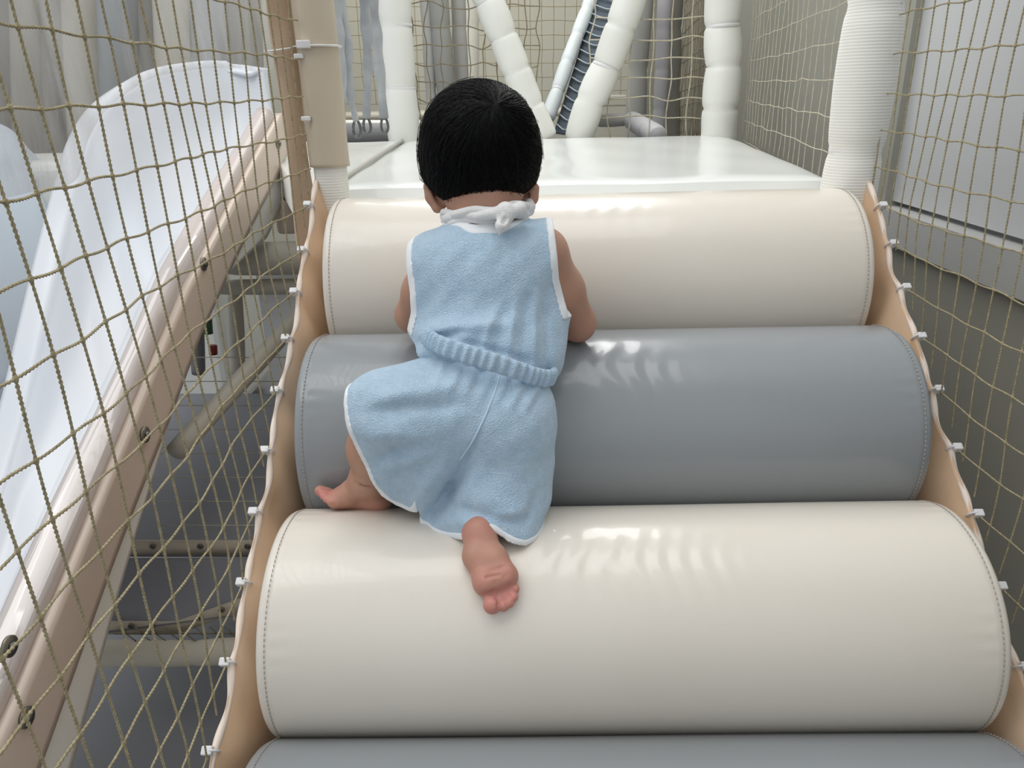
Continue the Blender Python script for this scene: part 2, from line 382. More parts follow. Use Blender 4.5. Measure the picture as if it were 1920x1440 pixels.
mb = MB(); tube(mb, catmull([(-.377,1.52,PZ-.002),(-.405,2.2,PZ+.003),(-.437,2.9,PZ+.002)], 10), .006, 8)
tag(mb.build('seam_piping', mat('grey_piping', (.52,.50,.46), .6)), 'grey piping strip between the two white platform mats', 'piping')
mb = MB(); box(mb, (.085,2.2,PZ-.125), (1.05,1.36,.06)); tag(bevel(mb.build('platform_deck', M['tan'], None, False)), 'tan deck board carrying the white platform mats', 'platform')

# ------------------------------------------------------------------ posts at the front of the platform
def post(name, label, a, b, r, seg, m, squeeze=.1, group=None, cat='post', seed=0, sides=28, band=True):
    t = thing(name, label, cat, group)
    mb = MB(); padded(mb, a, b, r, seg, squeeze, sides=sides, seed=seed); mb.build('foam_padding', m, t)
    a = np.array(a, float); b = np.array(b, float); L = np.linalg.norm(b-a); k = max(1, int(round(L/seg)))
    if band:
        for i in range(1, k):
            mb = MB(); p = a+(b-a)*i/k; d = (b-a)/L*.006
            tube(mb, [p-d, p, p+d], r*(1-squeeze)*np.array([1.0,1.015,1.0])+.0006, sides); mb.build('tie_band', M['tie'] if r > .03 else m, t)
    return t
pr = at(1592, 340, 1.41)
post('padded_post', 'cream ribbed padded post at the top right corner of the rollers', (pr[0],1.41,-.575), (pr[0]+.006,1.41,.575), .0475, .23, M['rib'], .09, seed=3)
pl = at(621, 330, 1.44)
t = thing('padded_post', 'post at the top left corner, ribbed white below and wrapped in tan vinyl above', 'post')
mb = MB(); tube(mb, [(pl[0],1.44,z) for z in np.linspace(-.85,.62,30)], .0305, 28); mb.build('ribbed_padding', M['rib'], t)
# tan wrap, a snug sleeve tied with cable ties
n, S = 110, 48; V = []; zt = np.linspace(-.125, .62, n)
for z in zt:
    pinch = sum(math.exp(-((z-zc)/.016)**2) for zc in (-.04, .10, .24, .38))
    for a in np.linspace(0, 2*math.pi, S, endpoint=False):
        da = math.atan2(math.sin(a+2.2), math.cos(a+2.2)); near = math.exp(-(da/.35)**2)
        rr = .0365+.0006*math.sin(a*3+z*30)-.003*pinch*near+.0016*near*math.sin(da*9)*sum(math.exp(-((z-zc)/.05)**2) for zc in (-.04,.10,.24))
        V.append((pl[0]+rr*math.cos(a), 1.44+rr*math.sin(a), z))
F = [[i*S+j, i*S+(j+1)%S, (i+1)*S+(j+1)%S, (i+1)*S+j] for i in range(n-1) for j in range(S)]
o = mesh_obj('vinyl_wrap', V, F, M['tan'], t); sm = o.modifiers.new('t','SOLIDIFY'); sm.thickness = .002
mb = MB(); zb = .078
th = np.linspace(-math.pi*.98, 1.2, 30); tube(mb, [(pl[0]+.0385*math.cos(a), 1.44+.0385*math.sin(a), zb) for a in th], .005, 8, flat=.35)
tube(mb, [(pl[0]-.036,1.435,zb),(pl[0]-.05,1.41,zb-.004),(pl[0]-.085,1.405,zb-.008)], .004, 8, flat=.35)
o = mb.build('strap_tie', M['tie'], t)
mb = MB(); box(mb, (pl[0]-.014,1.402,zb+.002), (.024,.010,.013)); bevel(mb.build('buckle', M['tie'], o, False), .002)
for zc in (-.04, .062, .24, .38):
    mb = MB(); box(mb, (pl[0]-.026,1.408,zc), (.017,.009,.008)); bevel(mb.build('cable_tie', M['tie'], t, False), .002)
# peach strip of vinyl between the net and the post
V = []; n = 50
for i in range(n):
    z = -.30+i*.92/(n-1)
    for u in np.linspace(0, 1, 10):
        V.append((pl[0]-.042-.030*u+.003*math.sin(z*18+u*3), 1.455-.04*u+.003*math.sin(z*22), z))
F = [[i*10+j, i*10+j+1, (i+1)*10+j+1, (i+1)*10+j] for i in range(n-1) for j in range(9)]
o = mesh_obj('edge_strip', V, F, mat('pale_peach_vinyl', (.68,.53,.40), .45, var=(.60,.44,.31), vscale=4, bump2=.3, bscale2=14), t); sm = o.modifiers.new('t','SOLIDIFY'); sm.thickness = .003

# ------------------------------------------------------------------ right wall, sill, panel
WX = .95; FZ = -1.25
def struct(name, mb, m, bev=None):
    o = mb.build(name, m, None, False); tag(o, kind='structure'); return o
mb = MB(); box(mb, (WX+.06, 2.9, (FZ-.384)/2), (.12, 6.4, -.384-FZ)); box(mb, (WX+.06, 4.05, .9), (.12, 4.1, 2.568)); struct('wall_right', mb, M['olive'])
mb = MB(); box(mb, (WX+.05, .85, .96), (.06, 2.3, 2.5)); struct('window_1', mb, M['pale_panel'])
mb = MB(); box(mb, (WX+.02, .87, -.343), (.09, 2.34, .082)); struct('trim_1', mb, M['trim'])
mb = MB(); box(mb, (-.8, 6.05, .5), (6.8, .1, 3.6)); struct('wall_back', mb, M['beige_wall'])
mb = MB(); box(mb, (-.8, 2.9, FZ-.05), (6.8, 6.5, .1)); struct('floor', mb, M['floor'])

# ------------------------------------------------------------------ rear posts and frame
g = 'cream padded frame posts behind the mat'
def pp(x, y, Y): return at(x, y, Y)
post('padded_post', 'cream padded post at the back left corner of the white mat', pp(757,268,2.95)-np.array([0,0,.02]), pp(741,0,2.95)+(pp(741,0,2.95)-pp(757,268,2.95))*.7, .058, .19, M['pad'], .07, seed=5)
a, b = pp(1348,266,2.84), pp(1358,0,2.84)
post('padded_post', 'cream padded post at the back right corner of the white mat', a-(b-a)*.05, b+(b-a)*.7, .060, .135, M['pad'], .10, seed=6)
a, b = pp(1018,262,2.98), pp(915,0,2.98)
post('diagonal_padded_bar', 'cream padded bar leaning left above the child\'s head', a, b+(b-a)*.5, .052, .135, M['pad'], .10, cat='padded bar', seed=7)
a, b = pp(1083,262,2.98), pp(1190,-20,2.98)
post('diagonal_padded_bar', 'wide cream padded bar leaning right, in front of the slate mesh', a, b+(b-a)*.5, .054, .145, M['pad'], .10, cat='padded bar', seed=8)
a, b = pp(1026,222,3.5), pp(1112,-10,3.9)
post('diagonal_padded_tube', 'thin pale padded tube along the left edge of the slate mesh', a, b+(b-a)*.5, .031, .15, mat('pale_blue_grey_pad', (.66,.71,.71), .5, bump2=.3, bscale2=12), .12, cat='padded tube', seed=9)
# slate mesh ramp between the two
t = thing('mesh_ramp', 'dark slate blue mesh ramp between the leaning padded tubes', 'mesh ramp')
A0, A1 = pp(1038,250,3.5), pp(1066,254,3.3); B0, B1 = pp(1128,-40,3.95), pp(1200,-40,3.7)
n = 40; V = []
for i in range(n+1):
    u = i/n
    for j in range(5): V.append((A0*(1-u)+B0*u)*(1-j/4)+(A1*(1-u)+B1*u)*(j/4)+np.array([0,.02*math.sin(j/4*math.pi),0]))
F = [[i*5+j, i*5+j+1, (i+1)*5+j+1, (i+1)*5+j] for i in range(n) for j in range(4)]
o = mesh_obj('mesh_fabric', V, F, M['slate'], t); o.modifiers.new('t','SOLIDIFY').thickness = .004
mb = MB()
for i in range(1, 17):
    u = i/17; p = A0*(1-u)+B0*u; q = A1*(1-u)+B1*u
    tube(mb, catmull([p+(0,-.02,0), (p+q)/2+(0,-.03,-.02), q+(0,-.02,.012)], 6), .0035, 5)
mb.build('rib_cords', mat('pale_slate_cord', (.36,.40,.43), .8), t)

# hanging grey straps
def strap(pts, Y, w0, w1, label, twist, carab=True):
    t = thing('hanging_strap', label, 'strap', 'grey straps hanging at the left')
    P = catmull([at(x, y, Y) for x, y in pts], 14); n = len(P); s = np.linspace(0, 1, n)
    r = (w0+(w1-w0)*s)*(1+.14*np.sin(s*30+twist)); mb = MB()
    tube(mb, P, r*1.25, 14, flat=.85, twist=twist, lobe=.12); mb.build('twisted_fabric', M['strap'], t)
    if carab:
        c = P[-1]-np.array([0,0,.020]); th = np.linspace(0, 2*math.pi, 28)
        mb = MB(); tube(mb, c+np.stack([-.012*np.cos(th)*(1-.25*np.sin(th)), .004*np.cos(th), .026*np.sin(th)], 1), .0042, 8); mb.build('carabiner', M['steel'], t)
strap([(655,-230),(640,-120),(628,0),(632,60),(640,130),(642,225)], 2.35, .030, .008, 'widest grey strap beside the tan wrapped post, no clip visible', 2, False)
strap([(655,-230),(650,-100),(638,0),(648,60),(652,120),(657,180),(668,228)], 2.40, .022, .008, 'twisted grey strap ending in a steel clip, clip lowest of the three', 9)
strap([(690,-230),(685,-100),(684,0),(688,70),(690,140),(687,222)], 2.5, .017, .011, 'pale straight strap with a steel clip, between the other clipped straps', 4)
strap([(690,-230),(692,-100),(698,0),(706,70),(713,140),(720,222)], 2.65, .019, .012, 'grey strap with a steel clip hanging right beside the back left post', 3)

# far ledge, rails and pillars
def slab(name, x0, x1, y0, y1, Y, d, m, label, cat, bev=.01):
    a, b = at(x0, y1, Y), at(x1, y0, Y); mb = MB()
    box(mb, ((a[0]+b[0])/2, Y+d/2, (a[2]+b[2])/2), (abs(b[0]-a[0]), d, abs(b[2]-a[2])))
    return tag(bevel(mb.build(name, m, None, False), bev), label, cat)
slab('low_bench', 560, 1115, 203, 229, 4.9, .5, mat('bench_vinyl', (.62,.58,.48), .5), 'long beige padded bench along the foot of the back wall', 'bench', .03)
mb = MB(); tube(mb, [at(440,252,3.5), at(905,254,3.5)], .05, 20); tag(mb.build('padded_rail', M['dark_grey']), 'dark grey horizontal padded rail behind the straps', 'rail')
mb = MB(); tube(mb, [at(440,235,3.9), at(905,237,3.9)], .028, 20); tag(mb.build('padded_rail', M['pad']), 'cream horizontal padded rail just above the dark grey rail', 'rail')
def pillar(x0, x1, Y, r, m, label, seed, seg=.3):
    a = at(x1, 225, Y); b = at(x0, 0, Y); a2 = a+(a-b)*.25
    if a2[2] < FZ+.01: a2[2] = FZ+.01
    post('padded_pillar', label, a2, b+(b-a)*.8, r, seg, m, .05, cat='pillar', seed=seed, sides=18, band=False)
pillar(797, 812, 3.9, .026, M['grey_pad'], 'thin pale grey pillar just right of the back left post', 1)
pillar(822, 838, 3.9, .046, mat('mid_grey_pad', (.33,.33,.31), .6, bump2=.3, bscale2=12), 'darker grey padded pillar, wide, above the child\'s head', 2)
pillar(843, 853, 4.2, .026, M['pad'], 'thin cream pillar between the two grey pillars', 3)
pillar(860, 868, 4.0, .034, M['grey_pad'], 'mid grey padded pillar left of the lit cream pillar', 4)
pillar(884, 886, 4.6, .042, mat('lit_cream_pad', (.86,.84,.74), .5), 'cream pillar coloured as brightly lit, behind the brown cord net', 11)  # light on this pillar is put into its paler cream
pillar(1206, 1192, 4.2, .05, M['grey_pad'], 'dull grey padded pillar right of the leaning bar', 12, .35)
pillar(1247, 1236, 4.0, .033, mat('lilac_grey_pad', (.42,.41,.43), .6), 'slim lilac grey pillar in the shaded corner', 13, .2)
pillar(1262, 1256, 4.3, .05, mat('shaded_grey_pad', (.27,.26,.23), .7), 'grey pillar with shade in its colour, behind the lilac grey one', 14)  # corner shade is put into this darker grey
def rail(pts, Y0, Y1, r, m, label, seg=.2, seed=1):
    a = at(*pts[0], Y0); b = at(*pts[1], Y1)
    post('padded_rail', label, a, b, r, seg, m, .12, cat='rail', seed=seed, sides=18, band=False)
rail([(1118,226),(1180,222)], 3.7, 3.7, .028, M['grey_pad'], 'short grey padded rail low behind the leaning bar')
rail([(1184,224),(1236,256)], 3.7, 3.15, .04, mat('lilac_pad', (.50,.50,.52), .55), 'puffy lilac grey padded rail running toward the mat', .16, 4)
slab('low_bench', 1119, 1176, 178, 200, 5.2, .4, M['cream_pad_dull'], 'small dull cream box low at the back right', 'bench')
# back nets
def corner(x, y, Y): return at(x, y, Y)
A = corner(1000,215,5.8); grid_net('fine beige cord net along the back wall', (at(560,195,5.7)), at(1330,195,5.7)-at(560,195,5.7), (0,0,1.25), 37, 14, .0022, M['cord'], jit=.002)
A = at(785,255,3.0); B = at(1010,258,3.0)
grid_net('brown cord net hung between the back left post and the leaning bar', A, B-A, (0,0,.95), 9, 15, .0022, M['cord_dark'], jit=.006)
A = at(1108,256,3.0); B = at(1322,258,2.98)
grid_net('pale cord net between the leaning bar and the back right post', A, B-A, (0,0,.75), 6, 11, .0026, M['cord_pale'], jit=.005)
A = at(1332,256,2.98); B = at(1270,252,4.1)
grid_net('brown cord net running away behind the back right post', A, B-A, (0,0,.95), 17, 14, .0022, M['cord_dark'], jit=.002)
A = at(1546,352,1.48); B = at(1392,262,2.80)
grid_net('pale cord net from the ribbed post to the back right post', A+(0,0,0), B-A, (0,0,.9), 19, 14, .0010, M['cord_pale'], jit=.0015)

# ------------------------------------------------------------------ slide on the left
SX = -.65
t = thing('white_slide', 'white plastic slide seen through the left net', 'slide')
# trough: cross section swept along the fall of the slide
def zrim(Y): return np.interp(Y, [.3,.72,.95,1.2,1.4,1.65,1.93,2.13,2.4], [-.90,-.70,-.575,-.445,-.335,-.235,-.125,-.045,-.03])
TP = [(500,128,-.675),(440,120,-.78),(380,121,-.86),(300,134,-.95),(250,158,-1.0),(200,198,-1.04),(165,255,-1.08),(142,330,-1.10),(118,420,-1.12),(85,560,-1.12),(40,760,-1.12),(0,900,-1.12),(-70,1150,-1.10)]
TC = catmull([atX(*p) for p in TP], 8); n = len(TC); RY = np.linspace(2.15, .32, n); V = []
for T_, Yr in zip(TC, RY):
    R_ = np.array([SX-.02, Yr, zrim(Yr)-.008]); dep = min(.15, .35*abs(T_[0]-R_[0]))
    mix = lambda u, dz: R_*(1-u)+T_*u+np.array([0,0,dz])
    lowz = min(R_[2], T_[2])-dep
    pr_ = [R_, mix(.12, 0), mix(.35, 0), mix(.65, 0), mix(.88, 0), mix(.97, 0), T_, T_+np.array([-.05,0,-.015])]
    pr_[1][2] = R_[2]-dep*.6; pr_[2][2] = lowz; pr_[3][2] = lowz+.02; pr_[4][2] = lowz+(T_[2]-lowz)*.45; pr_[5][2] = lowz+(T_[2]-lowz)*.85
    V += [tuple(p) for p in catmull(pr_, 5)]
k = len(V)//n
F = [[i*k+j, (i+1)*k+j, (i+1)*k+j+1, i*k+j+1] for i in range(n-1) for j in range(k-1)]
o = mesh_obj('slide_shell', V, F, M['slide'], t); o.modifiers.new('t','SOLIDIFY').thickness = .008
# side board with bolts
def strip(name, X, off0, off1, m, depth=.02, yy=(.40, 2.13), curl=0):
    n = 80; V = []; Ys = np.linspace(*yy, n)
    for Y in Ys:
        z = zrim(Y)
        for u in np.linspace(0, 1, 8): V.append((X+.002*math.sin(Y*9+u*2)-curl*math.sin(u*math.pi), Y, z+off0+((off1(Y) if callable(off1) else off1)-off0)*u))
    F = [[i*8+j, i*8+j+1, (i+1)*8+j+1, (i+1)*8+j] for i in range(n-1) for j in range(7)]
    o = mesh_obj(name, V, F, m, t); s = o.modifiers.new('t','SOLIDIFY'); s.thickness = depth; s.offset = 0; return o
strip('side_board', SX, 0, -.108, M['slide_pad'], .02)
strip('side_skirt', SX-.005, -.09, lambda Y: -.112-.10*np.clip((1.32-Y)/.55,0,1)-.09*np.clip((Y-1.6)/.3,0,1), M['pad'], .012, (.40, 2.18))
Ys = np.linspace(.35, 2.1, 70); mb = MB()
tube(mb, [(SX-.028, Y, zrim(Y)+.006) for Y in Ys], .025+.002*np.sin(Ys*9), 20); mb.build('rim_padding', M['slide_pad2'], t)
cl = bpy.data.materials.new('clear_rim_cover'); cl.use_nodes = True
nt = cl.node_tree; nn = nt.nodes; nn.remove(nn['Principled BSDF']); mx_ = nn.new('ShaderNodeMixShader'); mx_.inputs[0].default_value = .14
g1 = nn.new('ShaderNodeBsdfTransparent'); g2 = nn.new('ShaderNodeBsdfGlossy'); g2.inputs[1].default_value = .06
nt.links.new(g1.outputs[0], mx_.inputs[1]); nt.links.new(g2.outputs[0], mx_.inputs[2]); nt.links.new(mx_.outputs[0], nn['Material Output'].inputs[0])
n = 90; V = []; Ys = np.linspace(.4, 1.5, n)
for Y in Ys:
    for a in np.linspace(0, 2.9, 22):
        rr = .034+.0016*math.sin(a*5+Y*6)+.001*math.sin(Y*14); V.append((SX-.026+rr*math.cos(a), Y, zrim(Y)+.006+rr*math.sin(a)))
F = [[i*22+j, i*22+j+1, (i+1)*22+j+1, (i+1)*22+j] for i in range(n-1) for j in range(21)]
mesh_obj('clear_rim_cover', V, F, cl, t)
for px, py in ((520,270),(380,495),(270,815),(47,1345),(15,1212)):
    p = atX(px, py, SX+.0105); mb = MB()
    tube(mb, [p, p+(.004,0,0)], .0135, 24); o = mb.build('bolt', M['bolt'], t)
    mb = MB(); tube(mb, [p+(.003,0,0), p+(.009,0,0)], .006, 6); mb.build('bolt_head', M['steel'], o)
# clear vinyl screen over the slide
EC = catmull([atX(x, y+8, -.685) for x, y in [(530,95),(500,126),(440,120),(380,121),(300,134),(250,158),(200,198),(165,255),(142,330),(60,352),(-120,392)]], 8); n, k = len(EC), 30; V = []
for i, E_ in enumerate(EC):
    for j in range(k):
        u = j/(k-1); V.append((E_[0]+(.016*math.sin(E_[1]*13+u*2)+.008*math.sin(E_[1]*29))*min(1,u*6), E_[1], E_[2]+(.95-E_[2])*u))
F = [[i*k+j, i*k+j+1, (i+1)*k+j+1, (i+1)*k+j] for i in range(n-1) for j in range(k-1)]
tag(mesh_obj('clear_vinyl_screen', V, F, M['clear']), 'clear vinyl screen with painted reflection streaks, hanging above the white slide', 'screen')
# second slide further left
V = []; n = 40
oy = [atX(x, y, -1.75) for x, y in [(-200,190),(0,232),(60,285),(110,335),(160,400),(200,520)]]
for i in range(n):
    u = i/(n-1); p = catmull(oy, 8); q = p[int(u*(len(p)-1))]
    for j in range(8): V.append((q[0]+.16*math.sin(j/7*1.5), q[1]-.02*j, q[2]-j*.13))
F = [[i*8+j, i*8+j+1, (i+1)*8+j+1, (i+1)*8+j] for i in range(n-1) for j in range(7)]
o = mesh_obj('curved_slide', V, F, mat('pale_blue_plastic', (.70,.78,.88), .35)); o.modifiers.new('t','SOLIDIFY').thickness = .01
tag(o, 'pale blue white curved slide wall at the far left edge', 'slide')
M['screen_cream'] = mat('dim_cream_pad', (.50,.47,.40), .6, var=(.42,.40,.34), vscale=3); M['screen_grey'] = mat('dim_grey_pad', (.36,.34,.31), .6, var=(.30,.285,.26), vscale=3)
# soft pillars beyond the screen
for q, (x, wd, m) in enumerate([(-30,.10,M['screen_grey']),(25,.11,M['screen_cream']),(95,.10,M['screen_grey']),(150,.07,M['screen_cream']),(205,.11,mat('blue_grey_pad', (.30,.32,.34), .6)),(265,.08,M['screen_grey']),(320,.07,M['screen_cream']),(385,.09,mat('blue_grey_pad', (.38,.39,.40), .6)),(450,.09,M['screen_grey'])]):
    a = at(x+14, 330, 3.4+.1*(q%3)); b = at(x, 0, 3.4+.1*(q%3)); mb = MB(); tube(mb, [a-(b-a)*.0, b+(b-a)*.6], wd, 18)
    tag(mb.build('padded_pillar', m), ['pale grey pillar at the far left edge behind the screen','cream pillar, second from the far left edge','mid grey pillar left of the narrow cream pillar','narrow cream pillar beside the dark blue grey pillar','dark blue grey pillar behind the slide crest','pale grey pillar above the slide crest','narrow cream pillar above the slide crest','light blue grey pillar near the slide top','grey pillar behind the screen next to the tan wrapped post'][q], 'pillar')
mb = MB(); box(mb, (-2.6,4.6,.3), (2.9,.1,2.4)); tag(mb.build('partition_panel', M['beige_wall'], None, False), 'beige partition panel far behind the clear screen', 'partition')
mb = MB(); box(mb, (-2.3,2.95,-.70), (2.3,.5,1.0)); tag(bevel(mb.build('padded_block', M['pad'], None, False), .05, 4), 'large cream padded block far behind the slide', 'padded block')

# ------------------------------------------------------------------ things under the slide
shaded_cream = M['cream_pad_dull']  # cream bars in shade: the shade is put into this darker colour
def bar(pts, Y0, Y1, r, m, label, seg=.16, seed=1, sq=.05):
    a = at(*pts[0], Y0); b = at(*pts[1], Y1)
    post('padded_bar', label, a, b, r, seg, m, sq, cat='padded bar', seed=seed, sides=22, band=False)
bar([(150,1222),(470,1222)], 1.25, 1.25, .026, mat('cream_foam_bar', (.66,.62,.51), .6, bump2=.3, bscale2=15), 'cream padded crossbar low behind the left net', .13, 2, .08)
bar([(425,487),(585,482)], 1.95, 1.95, .042, shaded_cream, 'thick dull cream crossbar tied with white loop, high behind the net', .3, 3)
bar([(405,538),(590,535)], 1.95, 1.95, .020, shaded_cream, 'thin cream crossbar just under the thick one', .3, 4)
bar([(330,850),(575,580)], 1.35, 1.9, .021, shaded_cream, 'dull cream bar sloping up toward the rollers behind the net', .5, 5, .02)
bar([(440,545),(448,700)], 2.0, 2.0, .020, shaded_cream, 'upright dull cream bar under the thin crossbar', .4, 6)
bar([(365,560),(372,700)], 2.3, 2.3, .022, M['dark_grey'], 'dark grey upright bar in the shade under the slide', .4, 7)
mb = MB(); c = at(560,402,2.1); box(mb, c, (.10,.12,.09)); tag(bevel(mb.build('padded_block', M['slide_pad'], None, False), .012), 'small beige padded block between the slide and the left post', 'padded block')
mb = MB(); c = at(545,325,2.25); box(mb, c, (.12,.1,.17)); tag(bevel(mb.build('padded_block', M['pad'], None, False), .012), 'small white padded block above the beige one, beside the left post', 'padded block')
mb = MB(); tube(mb, [at(388,598,1.9), at(390,625,1.9)], .013, 12); tag(mb.build('toy_block', M['green']), 'small green toy block in the shade under the slide', 'toy')
mb = MB(); tube(mb, [at(399,648,1.85), at(400,664,1.85)], .011, 12); tag(mb.build('toy_block', M['red']), 'small red toy block in the shade under the slide', 'toy')
# grey sloping canvas steps with eyelet strips
def sheet(name, pts, m, label, cat, sagz=0, parent=None, thick=.004):
    a, b, c, d = [np.asarray(q) for q in pts]; n = 16; V = []
    for i in range(n+1):
        for j in range(n+1):
            u, v_ = i/n, j/n; p = (a*(1-u)+b*u)*(1-v_)+(d*(1-u)+c*u)*v_; p = p.copy(); p[2] -= sagz*math.sin(u*math.pi)*math.sin(v_*math.pi); V.append(p)
    F = [[i*(n+1)+j, i*(n+1)+j+1, (i+1)*(n+1)+j+1, (i+1)*(n+1)+j] for i in range(n) for j in range(n)]
    o = mesh_obj(name, V, F, m, parent); o.modifiers.new('t','SOLIDIFY').thickness = thick
    if label: tag(o, label, cat)
    return o
canvas = mat('grey_canvas', (.27,.275,.30), .7, var=(.24,.245,.265), vscale=4)
def step_net(y_top, y_bot, Y, label, pts, tilt=0):
    t = thing('canvas_step', label, 'step')
    s = sheet('canvas', pts, canvas, None, None, .01, t)
    x0, x1 = 200, 480
    yo = lambda x: y_top - tilt*max(0, (x-330))/140
    yb = lambda x: y_bot - tilt*max(0, (x-330))/140
    a, b, c, d = at(x0,yb(x0),Y), at(x1,yb(x1),Y), at(x1,yo(x1),Y), at(x0,yo(x0),Y)
    P0 = [at(x, yb(x), Y) for x in np.linspace(x0, x1, 20)]; P1 = [at(x, yo(x), Y) for x in np.linspace(x0, x1, 20)]
    V = P0+P1; F = [[i, i+1, 21+i, 20+i] for i in range(19)]
    e = mesh_obj('eyelet_strip', V, F, mat('strip_vinyl', (.62,.55,.44), .6), t); e.modifiers.new('t','SOLIDIFY').thickness = .003
    for x in (246, 284, 374, 415, 462) if tilt else (286, 375, 464):
        y = (yo(x)+yb(x))/2-4; p = at(x, y, Y-.006); th = np.linspace(0, 2*math.pi, 16); mb = MB()
        tube(mb, p+np.stack([.0055*np.cos(th), 0*th, .0055*np.sin(th)], 1), .002, 6); o = mb.build('eyelet', M['bolt'], e)
        mb = MB(); tube(mb, [p+(0,.001,0), p+(0,-.001,0)], .0045, 12); mb.build('eyelet_hole', M['steel'], o)
    return t
step_net(1014, 1044, 1.42, 'grey canvas step with a straight eyelet strip, behind the left net', [at(230,1044,1.42), at(480,1044,1.42), at(560,740,2.0), at(300,740,2.0)])
step_net(1166, 1190, 1.30, 'lower grey canvas step with a tilted eyelet strip, behind the left net', [at(180,1190,1.30), at(480,1150,1.30), at(480,1046,1.40), at(220,1046,1.40)], 50)
mb = MB()
rs = np.random.RandomState(3)
for i in range(9):
    x = 225+i*28; tube(mb, catmull([at(x,1176,1.29), at(x+10,1184,1.28), at(x+14,1190,1.28), at(x+30,1202,1.255)], 6), .0014, 5)
tube(mb, [at(215,1188,1.28), at(460,1188,1.28)], .0014, 5)
tag(mb.build('lashing_cord', M['cord_dark']), 'dark lashing cord zigzagging above the low cream crossbar', 'cord')
A = at(290,960,1.40); B = at(520,960,1.40)
mb = MB()
for i in range(8):
    u = i/8; tube(mb, [at(280,985-i*45,1.41+.07*i), at(560,985-i*45,1.41+.07*i)], .0013, 5)
tag(mb.build('shade_net', M['cord_pale']), 'thin pale cords stretched across the grey canvas step', 'net')

# ------------------------------------------------------------------ the child: distance fields meshed to continuous surfaces
class Field:
    def __init__(s, lo, hi, h):
        s.lo = np.array(lo, float); s.h = h; s.n = np.ceil((np.array(hi)-lo)/h).astype(int)+1
        s.ax = [(s.lo[c]+h*np.arange(s.n[c])).astype(np.float32) for c in range(3)]
        s.D = np.full(s.n, .06, np.float32)
    def sl(s, lo, hi):
        a = np.clip(np.floor((np.array(lo)-s.lo)/s.h).astype(int), 0, s.n); b = np.clip(np.ceil((np.array(hi)-s.lo)/s.h).astype(int)+1, 0, s.n)
        return tuple(slice(a[c], b[c]) for c in range(3))
    def grid(s, q):
        return s.ax[0][q[0]][:,None,None], s.ax[1][q[1]][None,:,None], s.ax[2][q[2]][None,None,:]
    def union(s, q, d, k):
        a = s.D[q]
        if k > 0: h = np.maximum(k-np.abs(a-d), 0)/k; s.D[q] = np.minimum(a, d)-h*h*k*.25
        else: s.D[q] = np.minimum(a, d)
    def cone(s, a, b, ra, rb, k=.01, sub=False):
        a = np.asarray(a, float); b = np.asarray(b, float); m = max(ra, rb)+max(k, .004)+.02
        q = s.sl(np.minimum(a, b)-m, np.maximum(a, b)+m); X, Y, Z = s.grid(q)
        ba = b-a; t = ((X-a[0])*ba[0]+(Y-a[1])*ba[1]+(Z-a[2])*ba[2])/max(ba@ba, 1e-9); t = np.clip(t, 0, 1)
        d = np.sqrt((X-a[0]-t*ba[0])**2+(Y-a[1]-t*ba[1])**2+(Z-a[2]-t*ba[2])**2)-(ra+(rb-ra)*t)
        if sub:
            A = s.D[q]; d = -d; h = np.maximum(k-np.abs(A-d), 0)/k; s.D[q] = np.maximum(A, d)+h*h*k*.25
        else: s.union(q, d, k)
    def ell(s, c, r, k=.01, R=None, sub=False):
        c = np.asarray(c, float); r = np.asarray(r, float); m = r.max()+k+.02
        q = s.sl(c-m, c+m); X, Y, Z = s.grid(q); X, Y, Z = X-c[0], Y-c[1], Z-c[2]
        if R is not None:
            R = np.asarray(R); X, Y, Z = [R[0,i]*X+R[1,i]*Y+R[2,i]*Z for i in range(3)]
        k0 = np.sqrt((X/r[0])**2+(Y/r[1])**2+(Z/r[2])**2); k1 = np.sqrt((X/r[0]**2)**2+(Y/r[1]**2)**2+(Z/r[2]**2)**2)
        d = k0*(k0-1)/np.maximum(k1, 1e-6)
        if sub:
            A = s.D[q]; d = -d; h = np.maximum(k-np.abs(A-d), 0)/k; s.D[q] = np.maximum(A, d)+h*h*k*.25
        else: s.union(q, d, k)
